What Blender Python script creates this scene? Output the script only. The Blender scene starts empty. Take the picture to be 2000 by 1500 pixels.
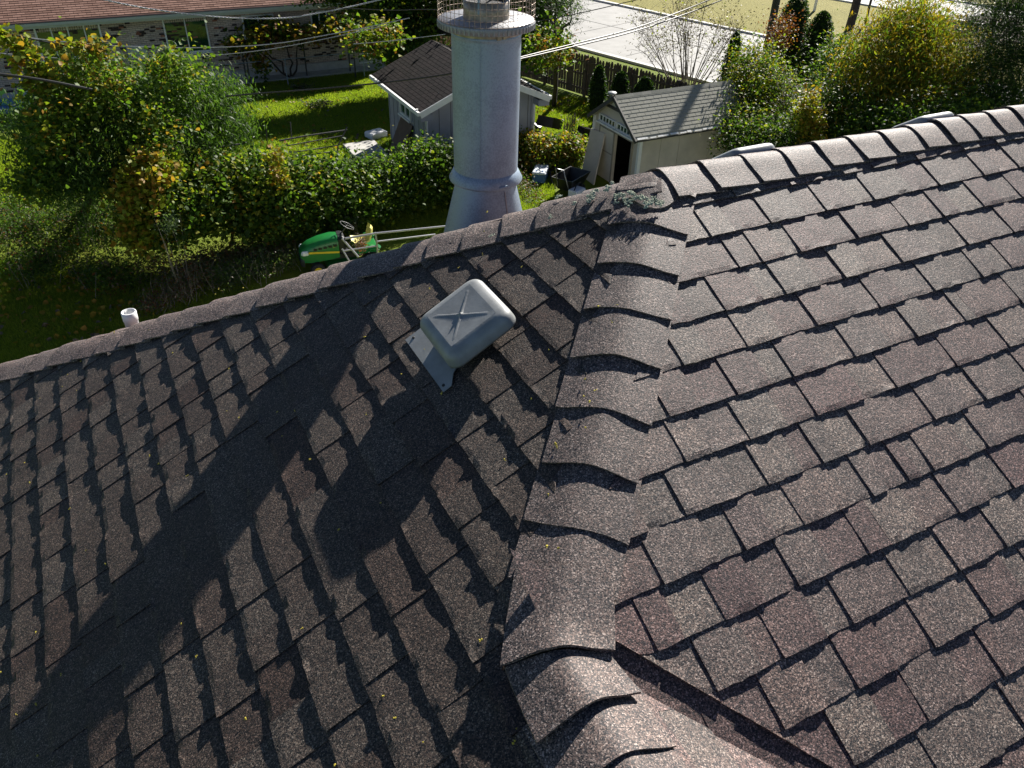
import bpy, math, random
import numpy as np
from mathutils import Vector, Matrix, noise
R=math.radians
random.seed(7); rng=np.random.default_rng(11)
scene=bpy.context.scene; COL=scene.collection
# ------------------------------------------------------------------ camera, sky, sun
HA=8.9166                                   # height of the roof apex above the lawn
CAM=Vector((-1.7421,-2.20435,9.96)); YAW=R(27.8869); PITCH=R(35.8844); ROLL=R(1.63867); FPX=1551.27
fwd=Vector((math.sin(YAW)*math.cos(PITCH),math.cos(YAW)*math.cos(PITCH),-math.sin(PITCH)))
rgt=Vector((math.cos(YAW),-math.sin(YAW),0)); upv=rgt.cross(fwd)
rgt2=rgt*math.cos(ROLL)+upv*math.sin(ROLL); up2=-rgt*math.sin(ROLL)+upv*math.cos(ROLL)
cd=bpy.data.cameras.new('camera'); cam=bpy.data.objects.new('camera',cd); COL.objects.link(cam)
cam.matrix_world=Matrix(((rgt2.x,up2.x,-fwd.x,CAM.x),(rgt2.y,up2.y,-fwd.y,CAM.y),(rgt2.z,up2.z,-fwd.z,CAM.z),(0,0,0,1)))
cd.sensor_width=36; cd.lens=36*FPX/2000; cd.clip_start=.05; cd.clip_end=2000
scene.camera=cam
SUN_AZ=R(54); SUN_EL=R(31)
w=bpy.data.worlds.new('World'); scene.world=w; w.use_nodes=True
nt=w.node_tree; nt.nodes.clear()
sky=nt.nodes.new('ShaderNodeTexSky'); sky.sky_type='NISHITA'; sky.sun_disc=False
sky.sun_elevation=SUN_EL; sky.sun_rotation=SUN_AZ; sky.altitude=200; sky.air_density=.48; sky.dust_density=.0; sky.ozone_density=1.2
bg=nt.nodes.new('ShaderNodeBackground'); bg.inputs[1].default_value=.05
wo=nt.nodes.new('ShaderNodeOutputWorld'); nt.links.new(sky.outputs[0],bg.inputs[0]); nt.links.new(bg.outputs[0],wo.inputs[0])
sd_=bpy.data.lights.new('sun','SUN'); sd_.energy=5.0; sd_.angle=R(.53); sd_.color=(1,.95,.87)
so=bpy.data.objects.new('sun',sd_); COL.objects.link(so)
sdir=Vector((math.sin(SUN_AZ)*math.cos(SUN_EL),math.cos(SUN_AZ)*math.cos(SUN_EL),math.sin(SUN_EL)))
so.rotation_euler=sdir.to_track_quat('Z','Y').to_euler(); so.location=(0,0,60)
vs=scene.view_settings; vs.view_transform='Standard'; vs.look='None'; vs.gamma=1; vs.use_curve_mapping=False; vs.exposure=1.22
scene.render.engine='CYCLES'
scene.cycles.max_bounces=6; scene.cycles.transparent_max_bounces=6

def ray(px,py):
    return (rgt2*((px-1000)/FPX)+up2*(-(py-750)/FPX)+fwd)
def G(px,py,z=0.):                          # point on a level plane
    d=ray(px,py); return CAM+d*((z-CAM.z)/d.z)
def D(px,py,h):                             # point at a horizontal distance
    d=ray(px,py); return CAM+d*(h/math.hypot(d.x,d.y))
def PY(px,py,Y):
    d=ray(px,py); return CAM+d*((Y-CAM.y)/d.y)
def toPX(P):
    q=Vector(P)-CAM; z=q.dot(fwd)
    return (1000+FPX*q.dot(rgt2)/z,750-FPX*q.dot(up2)/z,z)
# ------------------------------------------------------------------ materials
def new_mat(name):
    m=bpy.data.materials.new(name); m.use_nodes=True
    n=m.node_tree; b=n.nodes['Principled BSDF']; return m,n,b
def N_(n,t,**k):
    x=n.nodes.new(t)
    for a,v in k.items():
        if hasattr(x,a): setattr(x,a,v)
    return x
def ramp(n,stops,interp='LINEAR'):
    r=n.nodes.new('ShaderNodeValToRGB'); r.color_ramp.interpolation=interp
    e=r.color_ramp.elements
    while len(e)<len(stops): e.new(.5)
    for i,(p,c) in enumerate(stops): e[i].position=p; e[i].color=(*c,1)
    return r
def mixc(n,blend,fac,a,b):
    m=n.nodes.new('ShaderNodeMix'); m.data_type='RGBA'; m.blend_type=blend; m.inputs[0].default_value=fac if isinstance(fac,(int,float)) else 0
    if not isinstance(fac,(int,float)): n.links.new(fac,m.inputs[0])
    for s,v in ((6,a),(7,b)):
        if isinstance(v,tuple): m.inputs[s].default_value=(*v,1)
        else: n.links.new(v,m.inputs[s])
    return m.outputs[2]
def tc(n,kind='Object',scale=None):
    t=n.nodes.new('ShaderNodeTexCoord'); o=t.outputs[kind]
    if scale:
        mp=n.nodes.new('ShaderNodeMapping'); mp.inputs['Scale'].default_value=scale; n.links.new(o,mp.inputs[0]); o=mp.outputs[0]
    return o
def noise_(n,vec,scale,detail=3,rough=.6):
    x=n.nodes.new('ShaderNodeTexNoise'); x.inputs['Scale'].default_value=scale; x.inputs['Detail'].default_value=detail; x.inputs['Roughness'].default_value=rough
    n.links.new(vec,x.inputs['Vector']); return x
def bump(n,b,h,strength,dist):
    x=n.nodes.new('ShaderNodeBump'); x.inputs['Strength'].default_value=strength; x.inputs['Distance'].default_value=dist
    n.links.new(h,x.inputs['Height']); n.links.new(x.outputs[0],b.inputs['Normal']); return x
def geopos(n):
    g=n.nodes.new('ShaderNodeNewGeometry'); return g.outputs['Position']
def plain(name,col,rough=.6,metal=0,var=.12,scale=6,bmp=0,spec=.5):
    m,n,b=new_mat(name); v=tc(n); x=noise_(n,v,scale,5)
    lo=tuple(c*(1-var) for c in col); hi=tuple(min(1,c*(1+var)) for c in col)
    r=ramp(n,[(.3,lo),(.7,hi)]); n.links.new(x.outputs[0],r.inputs[0]); n.links.new(r.outputs[0],b.inputs['Base Color'])
    b.inputs['Roughness'].default_value=rough; b.inputs['Metallic'].default_value=metal; b.inputs['Specular IOR Level'].default_value=spec
    if bmp: 
        y=noise_(n,v,scale*8,3); bump(n,b,y.outputs[0],.5,bmp)
    return m
def granule(name,tones,gs=310,spread=1.0,lich=False):
    """asphalt shingle: coloured mineral granules; tones = blend colours picked per shingle"""
    m,n,b=new_mat(name); pos=geopos(n)
    oi=n.nodes.new('ShaderNodeObjectInfo'); isl=n.nodes.new('ShaderNodeNewGeometry')
    add=N_(n,'ShaderNodeMath',operation='ADD'); n.links.new(oi.outputs['Random'],add.inputs[0]); n.links.new(isl.outputs['Random Per Island'],add.inputs[1])
    fr=N_(n,'ShaderNodeMath',operation='FRACT'); n.links.new(add.outputs[0],fr.inputs[0])
    base=ramp(n,[(i/(len(tones)-1)*.9+.05,t) for i,t in enumerate(tones)]); n.links.new(fr.outputs[0],base.inputs[0])
    blotch=noise_(n,pos,9,4,.65); br=ramp(n,[(.3,(.80,.80,.82)),(.7,(1.18,1.15,1.12))]); n.links.new(blotch.outputs[0],br.inputs[0])
    c1=mixc(n,'MULTIPLY',1.0,base.outputs[0],br.outputs[0])
    vo=n.nodes.new('ShaderNodeTexVoronoi'); vo.feature='F1'; vo.inputs['Scale'].default_value=gs; n.links.new(pos,vo.inputs['Vector'])
    sp=n.nodes.new('ShaderNodeSeparateColor'); n.links.new(vo.outputs['Color'],sp.inputs[0])
    gr=ramp(n,[(0,(.10,.12,.16)),(.3,(.38,.40,.46)),(.5,(.9,.82,.78)),(.7,(1.35,1.05,.98)),(.86,(1.9,1.65,1.5)),(1,(3.9,3.6,3.4))]); n.links.new(sp.outputs[0],gr.inputs[0])
    c2=mixc(n,'MULTIPLY',spread,c1,gr.outputs[0])
    c2=mixc(n,'MULTIPLY',1.0,c2,(.80,.81,.835))
    n.links.new(c2,b.inputs['Base Color'])
    b.inputs['Roughness'].default_value=.62; b.inputs['Specular IOR Level'].default_value=.3
    ad=N_(n,'ShaderNodeMath',operation='ADD'); 
    nn=noise_(n,pos,gs*.55,2,.8); n.links.new(nn.outputs[0],ad.inputs[0]); n.links.new(sp.outputs[1],ad.inputs[1])
    bump(n,b,ad.outputs[0],1.0,.0016)
    return m
def leafmat(name,cols,trans=.42,rough=.55,scale=1.3):
    m,n,b=new_mat(name); g=n.nodes.new('ShaderNodeNewGeometry')
    x=noise_(n,g.outputs['Position'],scale,3)
    a=N_(n,'ShaderNodeMath',operation='MULTIPLY'); a.inputs[1].default_value=.55; n.links.new(g.outputs['Random Per Island'],a.inputs[0])
    c=N_(n,'ShaderNodeMath',operation='MULTIPLY_ADD'); c.inputs[1].default_value=.9; n.links.new(x.outputs[0],c.inputs[0]); n.links.new(a.outputs[0],c.inputs[2])
    c.use_clamp=True
    k=len(cols); r=ramp(n,[(.25+.65*i/(k-1),q) for i,q in enumerate(cols)]); n.links.new(c.outputs[0],r.inputs[0])
    n.links.new(r.outputs[0],b.inputs['Base Color']); b.inputs['Roughness'].default_value=rough; b.inputs['Specular IOR Level'].default_value=.2
    t=n.nodes.new('ShaderNodeBsdfTranslucent'); tcx=mixc(n,'MULTIPLY',1.0,r.outputs[0],(1.7,1.9,.7)); n.links.new(tcx,t.inputs[0])
    mx=n.nodes.new('ShaderNodeMixShader'); mx.inputs[0].default_value=trans
    n.links.new(b.outputs[0],mx.inputs[1]); n.links.new(t.outputs[0],mx.inputs[2])
    n.links.new(mx.outputs[0],n.nodes['Material Output'].inputs[0]); return m
M={}
BR=(.085,.062,.056); GY=(.092,.082,.075); DK=(.062,.052,.048); LT=(.118,.102,.09)
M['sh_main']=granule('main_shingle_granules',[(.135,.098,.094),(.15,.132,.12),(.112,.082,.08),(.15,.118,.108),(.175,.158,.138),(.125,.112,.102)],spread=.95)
M['sh_hip']=granule('shaded_hip_shingle_granules',[(.084,.073,.060),(.060,.043,.035),(.094,.084,.070),(.068,.055,.045),(.09,.08,.067)],spread=.95)  # same roofing as the main slope, toned down to paint in this side's shade
M['cap']=granule('cap_granules',[(.145,.12,.11),(.16,.14,.128),(.14,.122,.112)],spread=.95)
M['deck']=plain('roof_felt',(.02,.02,.02),.9)
# galvanised chimney
def galv(name,col,rough,scale=30):
    m,n,b=new_mat(name); v=tc(n); vo=n.nodes.new('ShaderNodeTexVoronoi'); vo.inputs['Scale'].default_value=scale*4; n.links.new(v,vo.inputs['Vector'])
    x=noise_(n,v,5,6,.7); s=N_(n,'ShaderNodeMath',operation='MULTIPLY_ADD'); s.inputs[1].default_value=.35; n.links.new(vo.outputs['Distance'],s.inputs[0]); n.links.new(x.outputs[0],s.inputs[2])
    r=ramp(n,[(.35,tuple(c*.68 for c in col)),(.75,tuple(min(1,c*1.2) for c in col))]); n.links.new(s.outputs[0],r.inputs[0]); n.links.new(r.outputs[0],b.inputs['Base Color'])
    b.inputs['Metallic'].default_value=.35; b.inputs['Roughness'].default_value=rough
    y=noise_(n,tc(n,scale=(1,1,60)),8,2); bump(n,b,y.outputs[0],.15,.002)
    return m
M['galv']=galv('galvanised_steel',(.24,.30,.37),.5)
M['galv_rust']=galv('weathered_galvanised_steel',(.27,.27,.28),.5,60)
M['flue']=plain('stained_steel_flue',(.30,.26,.21),.4,.6,.5,20)
M['soot']=plain('sooty_steel',(.03,.03,.032),.7,.3)
M['vent']=plain('grey_painted_steel',(.25,.26,.26),.5,.1,.18,14,.0008)
M['wire']=plain('mesh_wire',(.32,.25,.2),.5,.7)
M['pvc']=plain('white_pvc',(.8,.8,.8),.35)
M['lichen']=plain('pale_green_lichen',(.34,.38,.28),.9,0,.4,90)
M['ylichen']=plain('yellow_lichen',(.42,.34,.04),.9,0,.4,60)
M['moss']=plain('dark_moss',(.05,.055,.02),.95,0,.5,60)
M['siding_low']=plain('pale_vinyl_siding',(.6,.58,.54),.5)
# ------------------------------------------------------------------ mesh helpers
WL={}
def mesh_np(name,V,F,mats,mi=None,smooth=False):
    V=np.asarray(V,np.float32); F=np.asarray(F,np.int32); k=F.shape[1]
    me=bpy.data.meshes.new(name); me.vertices.add(len(V)); me.vertices.foreach_set('co',V.ravel())
    me.loops.add(F.size); me.loops.foreach_set('vertex_index',F.ravel())
    me.polygons.add(len(F)); me.polygons.foreach_set('loop_start',np.arange(0,F.size,k,dtype=np.int32)); me.polygons.foreach_set('loop_total',np.full(len(F),k,np.int32))
    for m in mats: me.materials.append(m)
    if mi is not None: me.polygons.foreach_set('material_index',np.asarray(mi,np.int32))
    if smooth: me.polygons.foreach_set('use_smooth',np.ones(len(F),bool))
    me.update(calc_edges=True); return me
def tag(o,label=None,cat=None,group=None,kind=None):
    if label: o['label']=label
    if cat: o['category']=cat
    if group: o['group']=group
    if kind: o['kind']=kind
    return o
def empty(name,loc,label=None,cat=None,group=None):
    o=bpy.data.objects.new(name,None); COL.objects.link(o); o.location=loc; o.empty_display_size=.2
    WL[o]=Vector(loc); tag(o,label,cat,group); return o
def link(me,name,parent=None,origin=None):
    """mesh already expressed relative to origin (root location)"""
    o=bpy.data.objects.new(name,me); COL.objects.link(o)
    if parent is not None: o.parent=parent; WL[o]=WL[parent]
    else:
        o.location=origin or (0,0,0); WL[o]=Vector(o.location)
    return o
class MB:
    def __init__(s): s.v=[]; s.f=[]; s.sm=[]
    def add(s,vs,fs,sm=False):
        b=len(s.v); s.v+= [tuple(v) for v in vs]; s.f+=[tuple(b+i for i in f) for f in fs]; s.sm+=[sm]*len(fs)
    def box(s,c,size,rz=0,M3=None,bev=0):
        c=Vector(c); x,y,z=[q/2 for q in size]
        vs=[]
        if bev:
            # chamfered box
            pts=[]; fs=[]
            ring=lambda zz,i:[(-x+i,-y,zz),(x-i,-y,zz),(x,-y+i,zz),(x,y-i,zz),(x-i,y,zz),(-x+i,y,zz),(-x,y-i,zz),(-x,-y+i,zz)]
            a=[(p[0]*(1-bev/x),p[1]*(1-bev/y),-z) for p in ring(-z,bev)]; b_=ring(-z+bev,bev); c_=ring(z-bev,bev); d_=[(p[0]*(1-bev/x),p[1]*(1-bev/y),z) for p in ring(z,bev)]
            vs=a+b_+c_+d_
            for r in range(3):
                for i in range(8): fs.append((r*8+i,r*8+(i+1)%8,(r+1)*8+(i+1)%8,(r+1)*8+i))
            fs.append(tuple(range(7,-1,-1))); fs.append(tuple(range(24,32)))
        else:
            vs=[(sx*x,sy*y,sz*z) for sz in (-1,1) for sy in (-1,1) for sx in (-1,1)]
            fs=[(0,2,3,1),(4,5,7,6),(0,1,5,4),(2,6,7,3),(0,4,6,2),(1,3,7,5)]
        T=M3 if M3 is not None else Matrix.Rotation(rz,3,'Z')
        s.add([c+T@Vector(v) for v in vs],fs)
    def beam(s,a,b,wd,ht,up=Vector((0,0,1))):
        a=Vector(a); b=Vector(b); d=(b-a); L=d.length; d.normalize(); y=up.cross(d)
        if y.length<1e-4: y=Vector((1,0,0)).cross(d)
        y.normalize(); z=d.cross(y); T=Matrix((d,y,z)).transposed(); s.box((a+b)/2,(L,wd,ht),M3=T)
    def tube(s,pts,r,n=6,cap=True,r2=None):
        pts=[Vector(p) for p in pts]; k=len(pts); rs=[r+( (r2-r)*i/(k-1) if r2 is not None else 0) for i in range(k)] if not isinstance(r,(list,tuple)) else r
        prev=None; rings=[]
        for i,pn in enumerate(pts):
            t=(pts[min(i+1,k-1)]-pts[max(i-1,0)])
            if t.length<1e-9: t=Vector((0,0,1))
            t.normalize()
            if prev is None:
                a=t.cross(Vector((0,0,1))); 
                if a.length<.05: a=t.cross(Vector((1,0,0)))
            else: a=prev-t*prev.dot(t)
            a.normalize(); prev=a; b=t.cross(a); rings.append([pn+(a*math.cos(2*math.pi*j/n)+b*math.sin(2*math.pi*j/n))*rs[i] for j in range(n)])
        vs=[v for q in rings for v in q]; fs=[(i*n+j,i*n+(j+1)%n,(i+1)*n+(j+1)%n,(i+1)*n+j) for i in range(k-1) for j in range(n)]
        s.add(vs,fs,True)
        if cap: s.add(rings[0],[tuple(range(n-1,-1,-1))]); s.add(rings[-1],[tuple(range(n))])
    def lathe(s,c,prof,n=40,sm=True):
        c=Vector(c); vs=[c+Vector((r*math.cos(2*math.pi*j/n),r*math.sin(2*math.pi*j/n),z)) for r,z in prof for j in range(n)]
        s.add(vs,[(i*n+j,i*n+(j+1)%n,(i+1)*n+(j+1)%n,(i+1)*n+j) for i in range(len(prof)-1) for j in range(n)],sm)
    def quad(s,a,b,c,d): s.add([a,b,c,d],[(0,1,2,3)])
    def slab(s,pts,th,nrm=None):
        """polygon extruded by th against its normal"""
        pts=[Vector(p) for p in pts]; n=(pts[1]-pts[0]).cross(pts[2]-pts[1]).normalized() if nrm is None else Vector(nrm)
        k=len(pts); lo=[p-n*th for p in pts]
        s.add(pts+lo,[tuple(range(k)),tuple(range(2*k-1,k-1,-1))]+[(i,i+k,(i+1)%k+k,(i+1)%k) for i in range(k)])
    def mesh(s,name,mat,origin=(0,0,0)):
        o=Vector(origin); me=bpy.data.meshes.new(name); me.from_pydata([Vector(v)-o for v in s.v],[],s.f)
        for m in (mat if isinstance(mat,list) else [mat]): me.materials.append(m)
        me.polygons.foreach_set('use_smooth',s.sm); me.update(); return me
    def build(s,name,mat,parent=None,origin=None,kind=None):
        if parent is not None: o=link(s.mesh(name,mat,WL[parent]),name,parent)
        else:
            og=Vector(origin) if origin is not None else Vector((0,0,0)); o=link(s.mesh(name,mat,og),name,None,og)
        if kind: o['kind']=kind
        return o
def smooth_angle(o,ang=40):
    me=o.data
    try: me.set_sharp_from_angle(angle=R(ang))
    except Exception: pass
    me.polygons.foreach_set('use_smooth',[True]*len(me.polygons))
#__PARTS__
# ------------------------------------------------------------------ the house below the camera
kR,kL,kB=.51006,.55738,.67535
A0=Vector((0,0,HA))
house=empty('two_storey_house',(0,0,0),'large house with hip roof of brown shingles seen close from above','house')
def face(Uv,k,downdir):
    c=1/math.sqrt(1+k*k); Dn=Vector((downdir[0]*c,downdir[1]*c,-k*c)); Uv=Vector(Uv); Nn=Vector((downdir[0]*k*c,downdir[1]*k*c,c)); return Uv,Dn,Nn
FRu,FRd,FRn=face((1,0,0),kR,(0,-1)); FLu,FLd,FLn=face((0,1,0),kL,(-1,0)); FWu,FWd,FWn=face((0,1,0),kL,(1,0))
hB=Vector((-1/kL,-1/kR,-1)).normalized(); hA=Vector((-1/kL,1/kB,-1)).normalized(); hC=Vector((1,0,0))
ZJ=.602; J=Vector((-ZJ/kL,-ZJ/kR,-ZJ))
vdir=Vector((1/kL,-1/kR,-1))
RIDGE=8.; ZE=3.0
# decks
def deck(name,pts,parent=house,off=.012):
    b=MB(); pts=[A0+Vector(q) for q in pts]; n=(pts[1]-pts[0]).cross(pts[2]-pts[1]).normalized()
    if n.z<0: pts=pts[::-1]; n=-n
    b.slab([q-n*off for q in pts],.03,n); return b.build(name,M['deck'],parent)
e=lambda d,z: tuple(d*(z/-d.z))
xL=-ZE/kL
yB=ZE/kB; yR=-ZE/kR
main_slope=deck('main_roof_slope',[(0,0,0),tuple(J),tuple(J+vdir*(ZE-ZJ)),(RIDGE+ZE/kL,yR,-ZE),(RIDGE,0,0)])
hip_slope=deck('hip_roof_slope',[(0,0,0),(xL,yB,-ZE),(xL,-9,-ZE),(J.x,-9,-ZJ),tuple(J)])
wing_slope=deck('wing_roof_slope',[tuple(J),(J.x,-9,-ZJ),(J.x+(ZE-ZJ)/kL,-9,-ZE),tuple(J+vdir*(ZE-ZJ))])
back_slope=deck('back_roof_slope',[(0,0,0),(RIDGE,0,0),(RIDGE+ZE/kL,yB,-ZE),(xL,yB,-ZE)],off=.0)
back_slope.data.materials[0]=M['sh_main']
deck('end_roof_slope',[(RIDGE,0,0),(RIDGE+ZE/kL,yR,-ZE),(RIDGE+ZE/kL,yB,-ZE)],off=0)
b=MB(); z1=HA-ZE-.02
for (x0,y0,x1,y1) in ((xL+.5,yB-.5,RIDGE+ZE/kL-.5,yB-.5),(xL+.5,-8.6,xL+.5,yB-.5),(RIDGE+ZE/kL-.5,yR+.5,RIDGE+ZE/kL-.5,yB-.5),(J.x+(ZE-ZJ)/kL-.5,yR+.5,RIDGE+ZE/kL-.5,yR+.5),(xL+.5,-8.6,J.x+(ZE-ZJ)/kL-.5,-8.6),(J.x+(ZE-ZJ)/kL-.5,-8.6,J.x+(ZE-ZJ)/kL-.5,yR+.5)):
    b.beam((x0,y0,z1/2),(x1,y1,z1/2),.2,z1)
b.build('wall',M['siding_low'],house)
b=MB(); b.box((xL/2+ (RIDGE+ZE/kL)/2,yB-.2,HA-ZE-.07),(RIDGE+ZE/kL-xL,.4,.08)); b.box((xL+.2,-2,HA-ZE-.07),(.4,13.2,.08)); b.build('soffit',M['pvc'],house)
# --- shingles
SH=[]     # (size px, mesh, slope, name)
frng=np.random.default_rng(5)
def shingle(face,x0,x1,s_b,E,raised,smin,smax,seedh,hb,hr):
    """one visible piece of a laminated shingle course; butt at slope distance s_b"""
    U,Dn,Nn=face; over=.03
    rows=[(0.,1),(E*.12,.93),(E*.6,.5),(E+over,0)]
    V=[];F=[]
    us=[x0+(x1-x0)*i/4 for i in range(5)]
    if all((smin(u)>s_b-.004) or (smax(u)<s_b-E+.004) for u in us): return None
    nc=max(3,int((x1-x0)/.022)+1)
    wob=frng.normal(0,1,(nc,)); blk=np.repeat(frng.normal(0,1,nc//2+2),2)[:nc]; low=hb; top=hb+(hr if raised else 0)
    lift=frng.uniform(-.0008,.0012); sl=frng.uniform(-.0015,.0015)
    for ri,(ds,fh) in enumerate(rows):
        s=s_b-ds; a,bb=x0,x1
        for c in range(nc):
            u=min(max(a+(bb-a)*c/(nc-1),getattr(smin,'umin',-99)),getattr(smin,'umax',99)); h=low*fh+(hr if raised else 0)+lift*fh+.0005
            ss=s
            if ri==0: ss=s+wob[c]*.0011+sl*(c/(nc-1)-.5); h+=wob[(c*3)%nc]*.0005+blk[c]*(hb-.0028)*.2-.0006
            if ri==2: h+=.0009*math.sin(seedh+u*23)
            lm=smin(u)
            if ss<lm: ss=lm; h=.0005
            ss=min(ss,smax(u))
            V.append(A0+U*u+Dn*ss+Nn*h)
    k=len(rows)
    for r in range(k-1):
        for c in range(nc-1): F.append((r*nc+c,r*nc+c+1,(r+1)*nc+c+1,(r+1)*nc+c))
    # butt edge and side skirts
    b0=len(V)
    dh=(top+.0005) 
    for c in range(nc): V.append(V[c]-Nn*(dh+.0015)-Dn*.002)
    for c in range(nc-1): F.append((b0+c,b0+c+1,c+1,c))
    if raised:
        for side in (0,nc-1):
            b1=len(V); 
            for r in range(k): V.append(V[r*nc+side]-Nn*(hr+.001))
            for r in range(k-1):
                q=(b1+r,r*nc+side,(r+1)*nc+side,b1+r+1); F.append(q if side==0 else q[::-1])
    me=bpy.data.meshes.new('shingle'); me.from_pydata(V,[],F)
    mid=sum((V[i] for i in (0,nc-1,(k-1)*nc,k*nc-1)),Vector())/4
    px=[toPX(V[i]) for i in (0,nc-1,k*nc-1,(k-1)*nc)]
    if min(q[2] for q in px)<.15: return (0,me)
    ar=0
    for i in range(4):
        q,r=px[i],px[(i+1)%4]; ar+=q[0]*r[1]-q[1]*r[0]
    cx=sum(q[0] for q in px)/4; cy=sum(q[1] for q in px)/4
    vis= -60<cx<2060 and -60<cy<1560
    return (abs(ar)/2 if vis else 0,me)
def make_face(face,slope,mat,s0,E,n0,n1,lim,xr,joints,flip=False,hb=.0088,hr=.0036,sign=1):
    for i in range(n0,n1):
        s_b=s0+i*E; x=None; js=sorted(joints.get(i,[]))
        if not js: js=[xr[0]+frng.uniform(0,.3)]
        # extend outwards with random spacing
        lo=js[0]
        while lo>xr[0]: lo-=frng.uniform(.2,.34); js.insert(0,lo)
        hi=js[-1]
        while hi<xr[1]: hi+=frng.uniform(.2,.34); js.append(hi)
        for a,b_ in zip(js[:-1],js[1:]):
            w_=b_-a
            if w_<.1: segs=[(a,b_,True)]
            else:
                f=frng.uniform(.38,.68)
                segs=[(a,a+w_*f,True),(a+w_*f,b_,False)] if not flip else [(a,a+w_*f,True),(a+w_*f,b_,False)]
            for (p0,p1,ra) in segs:
                L,Rr=lim(i)
                g=shingle(face,p0,p1 if ra else p1-.0006,s_b+(.0 if ra else -.0022),E,ra,L,Rr,frng.uniform(0,6),hb,hr)
                if g: SH.append((g[0],g[1],slope,mat))
JT_R={0:[0.235,0.497,0.77,0.926,1.176,1.453,1.664],1:[0.036,0.306,0.573,0.822,1.183,1.452,1.674],2:[0.069,0.173,0.347,0.627,0.891,1.086,1.319,1.553],
3:[-0.079,0.182,0.455,0.741,1.095,1.363],4:[-0.079,0.222,0.513,0.788,1.049,1.216],5:[-0.21,0.017,0.287,0.578,0.826,0.877,1.135],6:[-0.255,0.014,0.363,0.654,0.928],
7:[-0.572,-0.278,-0.064,0.13,0.422,0.671],8:[-0.73,-0.456,-0.241,0.032,0.186,0.296,0.55],9:[-0.615,-0.36,-0.094,-0.009,0.284,0.538],10:[-0.73,-0.513,-0.266,-0.046,0.158],
11:[-0.609,-0.355,-0.068,-0.002,0.169],12:[-0.48,-0.213,0.085,0.137]}
# left face: on it the dark joint is the low (-Y) side of a raised tab, so tab spans joint..joint+w
JT_L={12:[-0.697,-0.465],11:[-0.972,-0.741,-0.451],10:[-1.326,-1.114,-0.8,-0.399,0.016,0.586],9:[-1.16,-0.84,-0.093,0.428,0.612,0.85],8:[-0.964,-0.735,0.154,0.442,0.525,0.753],
7:[-1.003,-0.693,-0.454,0.279,0.564,0.7,0.931],6:[-0.694,-0.459,0.295,0.465,0.659,0.886],5:[-0.746,-0.457,0.137,0.416,0.612,0.786,1.079],4:[-0.721,-0.436,0.317,0.615,0.836,0.9,1.213,1.416],
3:[0.029,0.53,0.668,0.975,1.206,1.47,1.564],2:[-0.109,0.119,0.72,1.025,1.237,1.398,1.616],1:[-0.12,0.159,0.385,0.656,0.831,1.073,1.326,1.652],0:[-0.255,0.035,0.257,0.872,1.163,1.382,1.749],
15:[-0.412,-0.18],16:[-0.158,0.067],17:[-0.026],18:[-0.13]}
cRf=math.sqrt(1+kR*kR); cLf=math.sqrt(1+kL*kL)
MG=.1; VC=.10
def lim_main(i):
    def lo(u):
        if u>=0: return MG*.8
        if u>J.x: return -u*kL*cRf/kR+MG
        return 99
    def hi(u): return (ZJ+kL*(u-J.x-VC))*cRf/kR if u<2.5 else 99
    def lo2(u): return min(lo(u),99)
    lo2.umin=J.x+.09
    return lo2,hi
make_face((FRu,FRd,FRn),main_slope,'sh_main',.17154,.1429,-1,34,lim_main,(-1.0,6.2),JT_R)
E_L=.1405; S0_L=2.83065; sJ=ZJ*cLf/kL
def lim_hip(i):
    def lo(u):
        if u<J.y: return sJ+.12
        if u<0: return -u*kR*cLf/kL+MG+(.05 if u<J.y+.25 else 0)
        return u*kB*cLf/kL+MG
    return lo,lambda u:99
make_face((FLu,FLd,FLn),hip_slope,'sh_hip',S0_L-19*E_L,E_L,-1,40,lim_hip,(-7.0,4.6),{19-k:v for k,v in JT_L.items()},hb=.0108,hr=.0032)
def lim_wing(i):
    def hi(u): return (J.y-u)*kR*cLf/kL+.12
    lo=lambda u:.11
    lo.umax=J.y-.09
    return lo,hi
nb=len(SH)
A0=A0+Vector((J.x,0,-ZJ))
make_face((FWu,FWd,FWn),wing_slope,'sh_main',.19,E_L,-1,18,lim_wing,(-7,-1.3),{},hb=.006,hr=.0012)
A0=Vector((0,0,HA))
SH=sorted(SH,key=lambda a:-a[0])
rest={}
for n_,(ar,me,slope,mat) in enumerate(SH):
    if n_<300 and ar>0:
        me.materials.append(M[mat]); link(me,'shingle',slope)
    else: rest.setdefault((slope,mat),[]).append(me)
for (slope,mat),ms in rest.items():
    b=MB()
    for me in ms: b.add([v.co.copy() for v in me.vertices],[tuple(q.vertices) for q in me.polygons]); bpy.data.meshes.remove(me)
    b.build('outer_shingles',M[mat],slope,kind='stuff')
b=MB()
for q in range(9):      # wing shingles wrapped up on to the main slope below its cut edge
    p0=J+vdir*(q*.16); p1=J+vdir*((q+1)*.16+.004); up_=-FRd
    h=.0015+.0012*(q%2)
    b.slab([A0+p0+FRn*h,A0+p1+FRn*h,A0+p1+up_*.24+FRn*h,A0+p0+up_*.24+FRn*h],.0015,FRn)
b.build('valley_shingles',M['sh_main'],wing_slope)
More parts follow.
